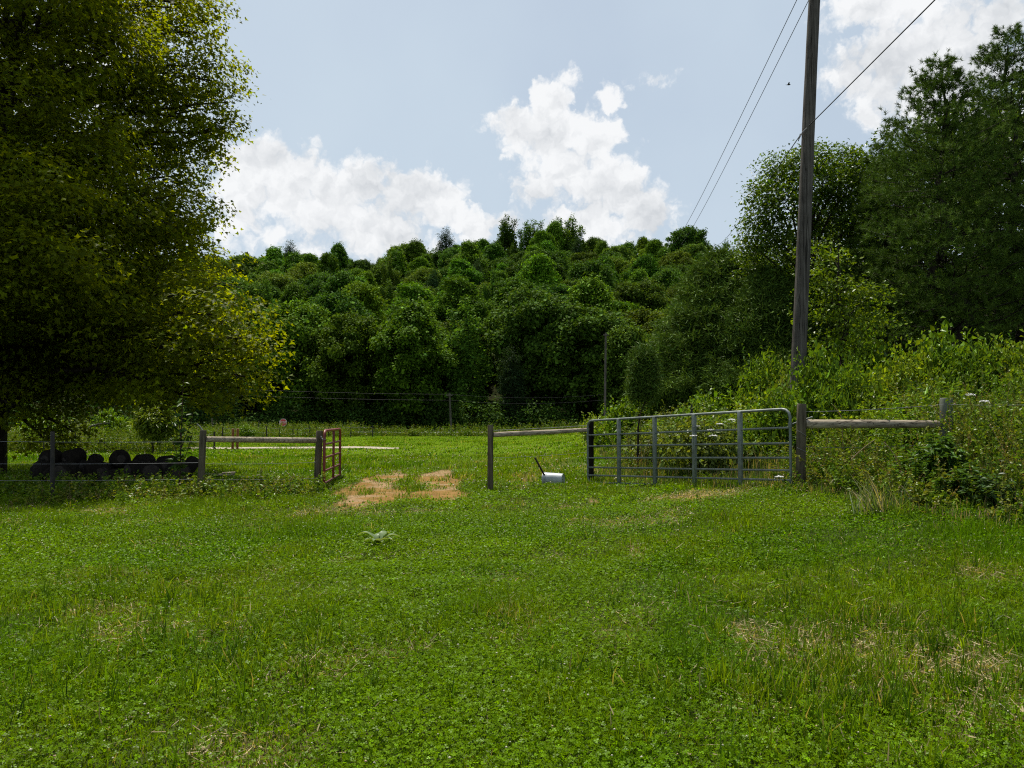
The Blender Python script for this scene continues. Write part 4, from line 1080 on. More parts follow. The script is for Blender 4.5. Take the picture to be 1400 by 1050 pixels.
def build_bucket():
    c = gp(757, 664); ax = nrm(np.array([.93, -.36, 0.])); r = .142
    base = np.array([c[0], c[1], gz(c[0], c[1])])
    root = empty('bucket', base, 'pale grey plastic bucket lying on its side by the middle fence', 'bucket')
    side = np.array([-ax[1], ax[0], 0]); up = np.array([0, 0, 1.])
    def lathe(name, prof, mt, n=32):
        mb = MB(); th = np.linspace(0, 2 * math.pi, n, endpoint=False)
        V = np.array([[ax * s + q * (math.cos(t) * side + math.sin(t) * up) + up * (r + .01) for t in th] for s, q in prof])
        m = len(prof); i = np.arange(m - 1)[:, None] * n; j = np.arange(n)[None]; j2 = (j + 1) % n
        mb.add(V, np.stack([i + j, i + j2, i + n + j2, i + n + j], -1).reshape(-1, 4))
        return smooth_obj(mb.build(name, mt, root))
    lathe('body', [(-.235, r * .985), (-.235, r), (-.15, r), (0, r * .965), (.20, r * .90), (.225, r * .885), (.232, r * .86), (.222, r * .82), (.218, .02), (.218, .0005), (.21, .0005), (.21, r * .82), (.19, r * .86), (-.235, r * .97)], M['bucket'])
    lathe('rim', [(-.242, r * .98), (-.242, r * 1.06), (-.225, r * 1.07), (-.212, r * 1.06), (-.212, r * 1.002)], M['bucket'])
    for s in (-.185, -.155): lathe('rib', [(s - .009, r), (s - .008, r * 1.055), (s + .006, r * 1.055), (s + .008, r)], M['bucket'])
    mb = MB(); pts = [ax * -.17 + (r * 1.07) * (math.cos(t) * side + math.sin(t) * up * .25) * (1 if True else 0) + up * (r + .01) - ax * .10 * math.sin(t) for t in np.linspace(0, math.pi, 15)]
    tube(mb, pts, .004, 6); mb.build('handle', M['wire'], root)
    # board leaning up out of the grass behind it
    a, b = at(744.5, 650, 17.6), at(731.3, 625.5, 17.7); mb = MB()
    L_ = np.linalg.norm(b - a); box(mb, (0, 0, L_ / 2), (.062, .022, L_), bev=.004)
    box(mb, (0, -.013, L_ * .52), (.068, .012, .03), bev=.003)
    o = mb.build('plank', M['dark_wood'], loc=a); d = Vector(b - a); o.rotation_mode = 'QUATERNION'; o.rotation_quaternion = d.to_track_quat('Z', 'Y')
    tag(o, 'short dark plank leaning up out of the grass behind the bucket', 'plank')
    c = gp(298, 652); mb = MB(); box(mb, (0, 0, .05), (.85, .2, .05), rotm(0, .02, .1), bev=.006)
    box(mb, (.28, .02, .10), (.34, .16, .04), rotm(.05, -.04, .25), bev=.006)
    tag(mb.build('weathered_board', M['rail'], loc=(c[0], c[1], gz(c[0], c[1]))), 'weathered boards lying in the grass under the left rail', 'board')
build_bucket()

def build_logs():
    rs = RS(101)
    def log(px, py, y, r, ln, az, el, lab, onground=False, hollow=False):
        c = at(px, py, y)
        if onground: c[2] = gz(c[0], c[1]) + r * .92
        az += .5 * rs.randn(); el += .12 * rs.randn(); r *= .86 + .3 * rs.rand()
        d = np.array([math.cos(az) * math.cos(el), math.sin(az) * math.cos(el), math.sin(el)])
        mb = MB(); n = 22
        t = np.array([-.5, -.45, -.3, .3, .45, .5])
        tube(mb, [d * (ln * q) for q in t], r * (np.array([.70, .92, 1.02, 1, .92, .70]) if onground else np.array([.48, .82, 1.04, 1.02, .82, .48])) * (1 + .03 * rs.randn(6)), n, False, wob=.16, seed=rs.randint(99))
        nv = len(mb.v[0]); V = mb.v[0]
        o = None
        ob = None
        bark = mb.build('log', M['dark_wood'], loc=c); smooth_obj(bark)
        for e, sgn in ((0, -1), (5, 1)):
            ring = V[e * n:(e + 1) * n]; m2 = MB(); ctr = d * (ln * t[e])
            vv = np.concatenate([ring, ctr + (ring - ctr) * .5 + d * sgn * .006, (ctr + d * sgn * .004)[None]])
            a = np.arange(n); b = (a + 1) % n
            f = np.stack([a, b, n + b, n + a], 1); f2 = np.stack([n + a, n + b, np.full(n, 2 * n)], 1)
            if sgn < 0: f = f[:, ::-1]; f2 = f2[:, ::-1]
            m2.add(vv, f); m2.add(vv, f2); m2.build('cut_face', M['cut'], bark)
        tag(bark, lab, 'log', 'cut logs of the shaded pile')
    pi = math.pi
    log(62, 640, 19.3, .31, .55, 1.2, .05, 'thick log at the left end of the pile, cut by the view edge', True)
    log(101, 626, 19.9, .21, .50, .55, .05, 'rounded log on top of the left part of the pile')
    log(89, 645, 19.0, .29, .45, 1.45, .0, 'log with its round cut end facing out below the top left log', True)
    log(124, 641, 19.6, .27, .5, .4, .05, 'log right of the round cut end, behind the leafy weed', True)
    log(108, 648, 19.1, .15, .5, .9, .0, 'small log low down behind the leafy weed', True)
    log(142, 644, 19.7, .25, .5, 1.3, .0, 'low log between the two raised humps of the pile', True)
    log(163, 628, 20.0, .20, .50, 2.5, .0, 'rounded log on top of the middle of the pile')
    log(153, 649, 19.0, .20, .4, 1.9, .1, 'short log with a pale cut end under the middle hump', True)
    log(175, 651, 18.9, .155, .42, .35, .0, 'small log lying crosswise at the front of the pile', True)
    log(187, 641, 19.7, .28, .5, 1.5, .0, 'log just right of the middle hump', True)
    log(206, 643, 19.6, .29, .5, 1.7, .0, 'large round log right of the middle of the pile', True)
    log(227, 641, 19.8, .28, .5, 1.2, .0, 'log next to the tall weed at the right part of the pile', True)
    log(228, 631, 20.1, .13, .5, .2, .05, 'thin log lying on top of the right part of the pile')
    log(243, 643, 19.3, .31, .45, 1.9, .1, 'log with a bright top edge right behind the tall weed', True)
    log(70, 627, 19.8, .20, .48, 1.3, .05, 'rounded log on top of the far left end of the pile')
    log(197, 632, 20.1, .18, .46, 1.0, .05, 'rounded log on top between the middle hump and the tall weed')
    log(130, 631, 20.2, .17, .44, 1.9, .05, 'small rounded log on top between the two raised humps')
    log(258, 640, 19.6, .17, .62, 1.6, 1.15, 'log standing almost upright at the right end of the pile', False)
build_logs()

def build_poles():
    y = 18.0; a = at(1083.5, 575, y); t = at(1120.8, -150, y)
    a = np.array([a[0], a[1], gz(a[0], a[1]) - .3])
    o = np.array([a[0], a[1], gz(a[0], a[1])])
    root = empty('utility_pole', o, 'tall weathered grey utility pole leaning right, rising out of the bank bushes', 'utility pole')
    mb = MB(); n = 30
    p = a + (t - a) * np.linspace(0, 1, 26)[:, None]; p = p + np.stack([.012 * np.sin(np.linspace(0, 7, 26)), 0 * p[:, 0], 0 * p[:, 0]], 1)
    tube(mb, p - o, np.linspace(.172, .118, 26), 28, True, wob=.05, seed=3)
    smooth_obj(mb.build('shaft', M['pole'], root))
    mb = MB(); q = at(1118.5, -130, y - .14) - o; box(mb, q + [.35, 0, 0], (1.9, .09, .12), bev=.01); mb.build('crossarm', M['pole'], root)
    ins = []
    for px in (1156, 1175):
        w = at(px, -136, y - .14); mb = MB(); tube(mb, [w - o - [0, 0, .06], w - o, w - o + [0, 0, .05], w - o + [0, 0, .07]], [.02, .05, .05, .02], 10); mb.build('insulator', M['bird'], root); ins.append(w)
    w3 = at(1096.8, 181, y - .17); mb = MB()
    tube(mb, [at(1103, 175, y - .15) - o, w3 - o, w3 - o - [.02, 0, .06]], .012, 6); tube(mb, [w3 - o, at(1093.5, 188, y - .2) - o, at(1091.5, 193, y - .22) - o, at(1094, 183, y - .2) - o], .010, 6)
    mb.build('clamp', M['wire'], root)
    def cable(pts, r, lab):
        pts = np.array(pts); b = pts[0].copy(); mb = MB(); tube(mb, pts - b, r, 6)
        tag(mb.build('power_line', M['cable'], loc=b), lab, 'power line', 'wires on the tall pole')
    def taper(n, a, b): return np.linspace(a, b, n)
    for w, px, lab in ((ins[0], 921, 'left one of the two upper wires running from the pole top to the ridge'), (ins[1], 931, 'right one of the two upper wires running from the pole top to the ridge')):
        cable(sagline(w + [0, 0, .06], at(px, 334, 206), .9, 30), taper(30, .011, .045), lab)
    e = at(982, 334, 206); cable(sagline(w3, e, .6, 30), taper(30, .012, .045), 'lower wire from the pole clamp down to the ridge')
    b = at(1278, 0, 12.0); s = at(1106, 172, y - .17); d = (b - s)
    cable([s + d * k for k in np.linspace(0, 7, 16)], .011, 'wire rising from behind the pole to the upper right')
    # small poles by the far road
    for (px_b, px_t, ty, yy, r, lab) in ((617.5, 614.5, 537, 73.2, .10, 'short pale utility pole by the far road in front of the dark trees'), (826.5, 828.2, 455, 80, .12, 'thin tall grey pole beyond the bank in front of the wooded hill')):
        bx = (px_b - 700) / F * yy; bb = np.array([bx, yy, gz(bx, yy)]); tt = at(px_t, ty, yy)
        rt = empty('utility_pole', bb, lab, 'utility pole')
        mb = MB(); tube(mb, [[0, 0, -.3], (tt - bb) * .5, tt - bb], [r, r * .9, r * .75], 12); smooth_obj(mb.build('shaft', M['pole'], rt))
        mb = MB(); q = tt - bb - [0, 0, .25]; box(mb, q + [0, -.16, 0], (.55, .08, .10), bev=.01); mb.build('crossarm', M['pole'], rt)
    pa = at(614.5, 539, 73.0); pb = at(828.0, 535, 79.8)
    for dz, lab in ((0, 'thin upper wire strung along the far road'), (-.55, 'thin lower wire strung along the far road')):
        l = at(150, 522, 70) + [0, 0, dz]
        pts = np.concatenate([sagline(l, pa + [0, 0, dz], .25, 16)[:-1], sagline(pa + [0, 0, dz], pb + [0, 0, dz - .3], .35, 12)])
        b0 = pts[0].copy(); mb = MB(); tube(mb, pts - b0, .006, 5); tag(mb.build('power_line', M['cable'], loc=b0), lab, 'power line', 'wires along the far road')
build_poles()

def build_sign():
    y = 83.0; c = at(387.3, 577.6, y); b = np.array([c[0], y, gz(c[0], y)])
    root = empty('stop_sign', b, 'small red stop sign at the far road', 'road sign'); h = c[2] - b[2]
    def octo(r, yy, th, mt, name, parent):
        mb = MB(); a = np.arange(8) * math.pi / 4 + math.pi / 8
        ring = np.stack([r * np.cos(a), np.full(8, yy), h + r * np.sin(a)], 1); rb = ring + [0, th, 0]
        V = np.concatenate([ring, rb, [[0, yy, h]], [[0, yy + th, h]]]); i = np.arange(8); j = (i + 1) % 8
        mb.add(V, np.stack([i, 8 + i, 8 + j, j], 1)); mb.add(V, np.concatenate([np.stack([j, np.full(8, 16), i], 1)[:, ::1], np.stack([8 + i, np.full(8, 17), 8 + j], 1)]))
        return mb.build(name, mt, parent)
    back = octo(.42, -.045, .004, M['signwhite'], 'border', root)
    face = octo(.385, -.052, .004, M['signred'], 'sign_face', root)
    cu = bpy.data.curves.new('lettering', 'FONT'); cu.body = 'STOP'; cu.size = .30; cu.align_x = 'CENTER'; cu.align_y = 'CENTER'; cu.extrude = .002
    tmp = bpy.data.objects.new('tmp', cu); COL.objects.link(tmp); bpy.context.view_layer.update()
    me = bpy.data.meshes.new_from_object(tmp.evaluated_get(bpy.context.evaluated_depsgraph_get())); bpy.data.objects.remove(tmp)
    me.name = 'lettering'; me.materials.clear(); me.materials.append(M['signwhite'])
    lt = bpy.data.objects.new('lettering', me); COL.objects.link(lt); lt.parent = face; lt.location = (0, -.057, h); lt.rotation_euler = (R_(90), 0, 0)
    mb = MB(); box(mb, (0, 0, (h + .3) / 2 - .1), (.06, .05, h + .5), bev=.006); mb.build('post', M['tpost'], root)
    for px, t, yy, lab in ((290.3, 572, 82.5, 'thin pale marker post by the far road under the maple'), (354.6, 575.5, 82.5, 'thin dark marker post by the far road left of the stop sign')):
        x = (px - 700) / F * yy; g0 = gz(x, yy); hh = at(px, t, yy)[2] - g0; mb = MB()
        tube(mb, [[0, 0, -.2], [0, 0, hh * .6], [0, 0, hh], [0, 0, hh + .02]], [.05, .05, .05, .03], 8); box(mb, (0, -.055, hh - .18), (.10, .012, .28), bev=.004)
        tag(mb.build('marker_post', M['pole'] if px < 300 else M['tpost'], loc=(x, yy, g0)), lab, 'post')
build_sign()

def build_plants():
    rs = RS(121)
    # tall weed by the left brace
    b = np.array(gbase(247, 17.3)); root = empty('tall_weed', b, 'tall single-stemmed leafy weed beside the left fence post', 'weed')
    H = at(250, 519, 17.3)[2] - b[2]; st = MB(); fl = MB()
    stems = [((0, 0, 0), (.05, 0, H)), ((.02, 0, H * .25), (.30, -.05, H * .55)), ((0, 0, H * .2), (-.22, .05, H * .50)), ((.01, 0, H * .4), (.24, .1, H * .72)), ((.02, 0, H * .5), (-.2, 0, H * .78))]
    for i, (s, e) in enumerate(stems):
        s = np.array(s); e = np.array(e); t = np.linspace(0, 1, 7)[:, None]; p = s + (e - s) * t + np.array([.03, .02, .04]) * np.sin(t * 3.1) * (i > 0)
        tube(st, p, np.linspace(.020 if i == 0 else .010, .004, 7), 6, col=(.10, .05, .05))
        m = 46 if i == 0 else 22; q = rs.rand(m, 1) ** .7 if i else .12 + .88 * rs.rand(m, 1); P = s + (e - s) * q; a = rs.rand(m) * 6.28
        T = np.stack([np.cos(a), np.sin(a), -.25 + .5 * rs.rand(m)], 1)
        leaves(fl, P, np.array([0, 0, 1.]) + .35 * rs.randn(m, 3), T, .23 * (1.15 - .55 * q[:, 0]) * (.7 + .5 * rs.rand(m)), DIA, tint(rs, m, (.055, .105, .020), .18), .17 * (1.1 - .5 * q[:, 0]))
    st.build('stem', M['leaf'], root); fl.build('foliage', M['leaf'], root)
    # leafy weed in front of the logs
    def leafyweed(px, y, ty, label, n, ln, col, wid, shape=NAR, spread=.45, mt='leaf', name='leafy_weed', stems_n=9):
        b = np.array(gbase(px, y)); root = empty(name, b, label, 'weed'); H = at(px, ty, y)[2] - b[2]; st = MB(); fl = MB()
        for i in range(stems_n):
            a = i * 2.399; e = np.array([spread * math.cos(a) * (.2 + .8 * i / stems_n), spread * math.sin(a) * (.2 + .8 * i / stems_n), H * (1 - .4 * i / stems_n) * (.85 + .2 * rs.rand())])
            s = np.array([e[0] * .25, e[1] * .25, 0]); t = np.linspace(0, 1, 6)[:, None]; p = s + (e - s) * t
            tube(st, p, np.linspace(.008, .003, 6), 5, col=(.06, .08, .025))
            q = .1 + .9 * rs.rand(n, 1) ** .8; P = s + (e - s) * q; an = rs.rand(n) * 6.28
            T = np.stack([np.cos(an), np.sin(an), .25 + 0 * an], 1)
            leaves(fl, P, np.array([0, 0, 1.]) + .25 * rs.randn(n, 3), T, ln * (1.15 - .5 * q[:, 0]) * (.75 + .5 * rs.rand(n)), shape, tint(rs, n, col, .18), wid * (1.1 - .4 * q[:, 0]))
        st.build('stem', M['leaf'], root); fl.build('foliage', M[mt], root)
    leafyweed(124, 17.2, 645, 'low leafy weed in front of the logs', 10, .22, (.06, .11, .022), .15, DIA, .3)
    leafyweed(1285, 10.9, 590, 'dark upright weed with long narrow leaves below the greenish post', 60, .19, (.052, .110, .018), .19, NAR, .40, stems_n=20)
    leafyweed(1245, 11.4, 606, 'bright green narrow-leaved weed left of the dark upright one', 50, .15, (.075, .145, .018), .15, NAR, .36, stems_n=16)
    leafyweed(1318, 10.2, 632, 'dark narrow-leaved weed right of the dark upright one', 44, .18, (.05, .10, .02), .18, NAR, .36, stems_n=12)
    leafyweed(1352, 9.7, 640, 'leafy weed at the edge of the lawn on the far right', 30, .13, (.045, .085, .020), .10, DIA, .36, stems_n=12)
    leafyweed(358, 16.6, 637, 'dark dead-looking stalk in front of the left rail', 22, .07, (.07, .06, .025), .05, DIA, .07, stems_n=4)
    leafyweed(290, 16.2, 655, 'yellowing weed at the foot of the left fence post', 16, .10, (.16, .13, .03), .07, DIA, .25)
    # thistle rosette in the lawn
    c = gp(517, 752); b = np.array([c[0], c[1], gz(c[0], c[1])]); root = empty('thistle', b, 'pale grey-green spiny-leaved thistle in the lawn', 'thistle'); 
    fl = MB()
    for (az, ln, el, w) in [(3.0, .26, .75, .05), (.2, .26, .55, .06), (1.0, .20, 1.05, .07), (4.5, .16, .6, .06), (5.2, .15, .4, .06), (2.1, .17, .9, .06), (5.9, .20, .5, .05), (3.7, .18, .5, .05)]:
        m = 9; t = np.linspace(0, 1, m); d = np.array([math.cos(az), math.sin(az), 0]); s = np.array([-math.sin(az), math.cos(az), 0])
        pos = d * (ln * t)[:, None] + np.array([0, 0, 1.]) * (ln * (math.sin(el) * 2.2 * t - 1.7 * t * t * math.sin(el)) + .07)[:, None]
        ww = .62 * w * np.sin(np.pi * (.12 + .86 * t)) * (1 + .5 * (np.arange(m) % 2))
        V = np.stack([pos + s * ww[:, None] + [0, 0, .015], pos, pos - s * ww[:, None] + [0, 0, .015]], 1)
        i = np.arange(m - 1)[:, None] * 3; j = np.arange(2)[None]
        fl.add(V, np.stack([i + j, i + 3 + j, i + 4 + j, i + j + 1], -1).reshape(-1, 4), (.17, .235, .11))
    fl.build('foliage', M['leaf'], root)
    st = MB(); tube(st, [[0, 0, -.02], [0, 0, .10], [.02, 0, .16]], [.012, .01, .006], 6, col=(.12, .16, .07)); st.build('stem', M['leaf'], root)
    # clump of long bleached grass
    c = gp(1200, 704); b = np.array([c[0], c[1], gz(c[0], c[1])]); fl = MB(); m = 110; a = rs.rand(m) * 6.28; ln = .25 + .8 * rs.rand(m)
    T = np.stack([ln * np.cos(a) - .3, ln * np.sin(a), np.ones(m)], 1); dry = (rs.rand(m) < .32)[:, None]
    leaves(fl, np.stack([.16 * rs.randn(m), .1 * rs.randn(m), 0 * a], 1), np.stack([np.cos(a), np.sin(a), .1 + 0 * a], 1) + .3 * rs.randn(m, 3), T, .25 + .35 * rs.rand(m), BLD, np.where(dry, np.array([.42, .36, .22]), np.array([.10, .15, .05])), .009 + .008 * rs.rand(m))
    tag(fl.build('grass_clump', M['grass'], loc=b), 'clump of long bleached grass blades at the edge of the bank', 'grass')
    # long dry stalks leaning in the weeds
    for i, (x0, y0, x1, y1, y) in enumerate([(1164, 628, 1198, 600, 11.6), (1208, 604, 1225, 626, 11.4), (1150, 570, 1138, 553, 12.9), (1232, 664, 1250, 690, 10.2)]):
        a, e = at(x0, y0, y), at(x1, y1, y - .1); mb = MB(); tube(mb, sagline(a, e, -.02, 7) - a, np.linspace(.008, .004, 7), 5, col=(.34, .27, .17))
        g = gz(a[0], a[1]); low = a if a[2] < e[2] else e
        tube(mb, [low - a, [low[0] - a[0] + .05, low[1] - a[1], gz(low[0], low[1]) - a[2]]], [.008, .008], 5, col=(.30, .24, .15))
        tag(mb.build('dead_stalk', M['leaf'], loc=a), ['long dry stalk leaning right below the right-hand rail', 'bleached stalk leaning left below the right-hand rail', 'curved dry stalk above the right-hand rail', 'dry stalk beside the dark upright weed'][i], 'dry stalk')
    # white umbel flowers
    spots = [(952, 583, 14.6), (972, 588, 14.2), (984, 580, 14.6), (1000, 574, 14.4), (948, 596, 14.2), (975, 596, 14.0), (1327, 540, 11.8), (1066, 652, 12.3), (1308, 622, 10.8), (1345, 549, 11.4)]
    labs = ['white lacy flower head behind the gate, lowest left of its cluster', 'white lacy flower head in the middle of the cluster behind the gate', 'white lacy flower head behind the gate near its widest stay', 'highest white lacy flower head of the cluster behind the gate',
            'white lacy flower head low behind the third gate panel', 'white lacy flower head seen between the upper gate bars', 'white lacy flower head right of the greenish post', 'single white flower head at the hinge end of the gate', 'white flower head beside the dark upright weed', 'white lacy flower head at the right edge of the view']
    for (px, py, y), lab in zip(spots, labs):
        t = at(px, py, y); g0 = gz(t[0], t[1]); root = empty('wildflower', (t[0], t[1], g0), lab, 'flower', 'white umbel flowers in the weeds'); h = t[2] - g0
        st = MB(); tube(st, [[.03, 0, -.02], [.01, 0, h * .6], [0, 0, h]], [.004, .003, .002], 5, col=(.07, .11, .03))
        fl = MB(); m = 60; a = rs.rand(m) * 6.28; q = .062 * np.sqrt(rs.rand(m))
        leaves(fl, np.stack([q * np.cos(a), q * np.sin(a), h + .012 - q * q * 2.5 + .004 * rs.randn(m)], 1), np.array([0, 0, 1.]) + .3 * rs.randn(m, 3), rdir(rs, m), .022, DIA, np.full((m, 3), .72))
        for k in range(9):
            an = k * .7; tube(st, [[0, 0, h - .04], [.045 * math.cos(an), .045 * math.sin(an), h + .005]], .0012, 4, col=(.08, .12, .04))
        st.build('stem', M['leaf'], root); fl.build('flower_head', M['flower'], root)
    # bare branch in the brush
    a, e = at(122, 584, 40), at(150, 578.5, 40); mb = MB(); tube(mb, sagline(a, e, -.06, 8) - a, np.linspace(.05, .02, 8), 6); tube(mb, [(e - a) * .45, (e - a) * .6 - [0, 0, .35]], [.02, .01], 5); tube(mb, [[0, 0, 0], [-.1, 0, gz(a[0], 40) - a[2]]], [.05, .06], 6)
    tag(mb.build('bare_branch', M['pole'], loc=a), 'pale bare branch sticking out of the brush behind the wire fence', 'branch')
    # bird
    p = at(1078, 116, 45); mb = MB(); tube(mb, [[-.10, 0, 0], [-.05, 0, .01], [.03, 0, .015], [.09, 0, .02], [.12, 0, .015]], [.008, .035, .045, .03, .008], 8)
    for s in (-1, 1): mb.add([[-.05, s * .03, .02], [.05, s * .03, .02], [.02, s * .16, .09], [-.06, s * .14, .07], [-.05, s * .22, .06]], [[0, 1, 2], [0, 2, 3], [3, 2, 4]])
    mb.add([[-.09, 0, 0], [-.17, .03, .0], [-.17, -.03, 0]], [[0, 1, 2]])
    tag(mb.build('bird', M['bird'], loc=p), 'tiny dark bird in the sky left of the tall pole', 'bird')
build_plants()

conifer('cedar_tree', 'small cedar with a bare vine-wrapped trunk behind the metal gate', 870, 18.4, 486, .42, 56, (.060, .105, .016), .12, 60, 'cedar', .66, lean=.20, tr=.035)
def vine_on_sapling():
    rs = RS(66); x, y = (870 - 700) / F * 18.4, 18.4; n = 34
    mb = MB(); H = .5 + 1.3 * rs.rand(n)
    weeds(mb, rs, x + .10 * rs.randn(n), y + .1 * rs.randn(n), H, (.1, .05, .1, .25, .5), leaf=.05, dens=14)
    tag(mb.build('dead_vines', M['leaf']), 'brown dead vines round the small cedar trunk', kind='stuff')
vine_on_sapling()
def metal_post():
    a, b = at(945.5, 553, 17.5), at(945.5, 640, 17.5); b[2] = gz(b[0], b[1]) - .2; mb = MB()
    tube(mb, [b - b, (a - b) * .97, a - b], [.03, .028, .02], 7); tag(mb.build('fence_post', M['tpost'], loc=b), 'thin dark post in the weeds behind the gate', 'post')
metal_post()
lobed_tree('small_tree', 'small feathery light green tree behind the wire fence', gbase(208, 36.5),
    L3([(205, 560, 36.5, .42), (222, 566, 36.5, .42), (195, 572, 36.4, .40), (212, 577, 36.2, .5), (228, 580, 36.5, .4), (200, 590, 36.3, .42), (220, 594, 36.4, .45), (232, 590, 36.5, .3)], .95),
    .20, NAR, (.125, .175, .020), 16, 14, .14, 45, .05, shell=.2)
for i, (px, ty, hw, y, k, lab) in enumerate([(150, 560, 26, 42, 0, 'leafy shrub in the brush under the maple left of the feathery tree'), (105, 572, 30, 43, 3, 'dull shrub in the brush under the maple above the left log'), (60, 560, 30, 41, 0, 'dark shrub under the maple at the left edge of the view'),
        (180, 578, 20, 44, 2, 'light shrub just left of the feathery tree'), (252, 585, 20, 44, 1, 'shrub behind the tall weed'), (338, 580, 12, 65, 0, 'rounded green bush at the far field edge behind the rusty posts'), (420, 584, 7, 70, 0, 'small bush at the far road left of the red gate'),
        (565, 585, 8, 71, 1, 'small bush at the far field edge left of the short pole'), (640, 587, 6, 71, 0, 'small bush at the far field edge right of the short pole')]):
    x = (px - 700) / F * y; g = gz(x, y); h = at(px, ty, y)[2] - g; w = hw / F * y
    tag(copy_tree(BP[k], lab, (x, y, g - .05), i * 1.1, (w * 1.1, w, max(.4, h / 1.3))), None, 'bush', 'bushes at the back of the field')

# ------------------------------------------------------------------ sky, sun, camera
def build_world():
    w = bpy.data.worlds.new('World'); SC.world = w; w.use_nodes = True; nt = w.node_tree; nt.nodes.clear()
    out = node(nt, 'ShaderNodeOutputWorld'); bg = node(nt, 'ShaderNodeBackground'); bg.inputs['Strength'].default_value = SKY
    sky = node(nt, 'ShaderNodeTexSky', sky_type='NISHITA'); sky.sun_disc = False; sky.sun_elevation = SUN_EL; sky.sun_rotation = SUN_AZ
    sky.air_density = 1.0; sky.dust_density = 3.0; sky.ozone_density = 1.0; sky.altitude = 200
    tc = node(nt, 'ShaderNodeTexCoord'); sp = node(nt, 'ShaderNodeSeparateXYZ'); L(nt, tc.outputs['Generated'], sp.inputs[0])
    def math_(op, a, b=None, c=None, clamp=False):
        n = node(nt, 'ShaderNodeMath', operation=op); n.use_clamp = clamp
        for i, v in enumerate((a, b, c)):
            if v is None: continue
            if isinstance(v, (int, float)): n.inputs[i].default_value = v
            else: L(nt, v, n.inputs[i])
        return n.outputs[0]
    az = math_('ARCTAN2', sp.outputs[0], sp.outputs[1]); el = math_('ARCSINE', sp.outputs[2])
    cv = node(nt, 'ShaderNodeCombineXYZ'); L(nt, az, cv.inputs[0]); L(nt, el, cv.inputs[1]); V = cv.outputs[0]
    def vm(op, a, b=None, s=None):
        n = node(nt, 'ShaderNodeVectorMath', operation=op)
        L(nt, a, n.inputs[0])
        if b is not None:
            if isinstance(b, tuple): n.inputs[1].default_value = b
            else: L(nt, b, n.inputs[1])
        if s is not None: n.inputs['Scale'].default_value = s
        return n.outputs['Value'] if op == 'LENGTH' else n.outputs[0]
    def noise(vec, sc, det, rough=.55, col=False, off=(0, 0, 0)):
        if off != (0, 0, 0): vec = vm('ADD', vec, off)
        n = node(nt, 'ShaderNodeTexNoise', noise_dimensions='2D'); n.inputs['Scale'].default_value = sc; n.inputs['Detail'].default_value = det; n.inputs['Roughness'].default_value = rough
        L(nt, vec, n.inputs['Vector']); return n.outputs['Color' if col else 0]
    # wind-torn, billowing outline: displace the lookup
    d1 = vm('SCALE', vm('SUBTRACT', noise(V, 11, 7, .6, True), (.5, .5, .5)), s=.048)
    d2 = vm('SCALE', vm('SUBTRACT', noise(V, 42, 6, .6, True), (.5, .5, .5)), s=.028)
    Q = vm('ADD', vm('ADD', V, d1), d2)
    def ae(px, py):
        p = at(px, py, 1.0) - np.array([0, 0, CAM_H]); p = nrm(p); return math.atan2(p[0], p[1]), math.asin(p[2])
    CL = [(345, 232, 50, 38, 1), (395, 255, 60, 50, 1), (335, 275, 50, 60, .8), (460, 275, 52, 48, 1), (490, 258, 40, 32, 1), (560, 268, 52, 36, 1), (600, 285, 52, 36, 1), (520, 315, 90, 45, .75), (430, 315, 80, 45, .55), (650, 305, 40, 26, .8), (320, 335, 60, 35, .35),
          (757, 135, 34, 30, 1), (705, 178, 38, 30, 1), (755, 185, 52, 45, 1), (810, 188, 45, 30, 1), (835, 132, 32, 22, .65), (800, 150, 22, 20, .45), (770, 235, 52, 45, .9), (740, 250, 42, 24, .8), (830, 258, 58, 45, .95), (875, 298, 52, 42, 1), (800, 305, 70, 45, .9), (910, 108, 22, 13, .36),
          (685, 214, 14, 8, .4), (690, 298, 40, 14, .6), 
          (1165, 105, 40, 40, .8), (1225, 95, 80, 55, 1), (1300, 90, 90, 70, 1), (1185, 165, 22, 22, .6), (1260, 160, 60, 40, .6), (1215, 5, 95, 24, 1), (1375, 12, 34, 20, 1), (1340, 170, 60, 60, .7), (1150, 15, 26, 14, .6), (90, 300, 120, 60, .8), (100, 100, 90, 60, .5), (-250, 220, 200, 90, .9), (1700, 180, 260, 110, .9)]
    acc = None
    for (px, py, rx, ry, wgt) in CL:
        a, e = ae(px, py); k = math.cos(a) ** 2
        s = vm('SUBTRACT', Q, (a, e, 0)); s = vm('MULTIPLY', s, (F / (rx * k) * .86, F / ry * .86, 0)); ln = vm('LENGTH', s)
        v = math_('MULTIPLY', math_('SUBTRACT', 1.25, ln), wgt)
        if acc is None: acc = v
        else:
            n = node(nt, 'ShaderNodeMath', operation='SMOOTH_MAX'); L(nt, acc, n.inputs[0]); L(nt, v, n.inputs[1]); n.inputs[2].default_value = .25; acc = n.outputs[0]
    # scattered clouds elsewhere round the horizon (behind the viewer)
    beh = math_('GREATER_THAN', math_('ABSOLUTE', az), 1.0)
    nb = math_('SUBTRACT', math_('MULTIPLY', noise(V, 2.6, 5), 3.0), 1.95)
    acc = math_('MAXIMUM', acc, math_('ADD', math_('MULTIPLY', nb, beh), math_('MULTIPLY', math_('SUBTRACT', 1, beh), -3)))
    fine = math_('SUBTRACT', noise(V, 34, 7, .6), .5)
    def puff(vec, sc):
        n = node(nt, 'ShaderNodeTexVoronoi', feature='F1', voronoi_dimensions='2D'); n.inputs['Scale'].default_value = sc
        n.inputs['Detail'].default_value = 2.5; n.inputs['Roughness'].default_value = .55; n.inputs['Lacunarity'].default_value = 2.3
        L(nt, vec, n.inputs['Vector']); return n.outputs['Distance']
    Qp = vm('ADD', V, d2)
    p0 = puff(Qp, 26); p1 = puff(vm('ADD', Qp, (-.005, .011, 0)), 26)
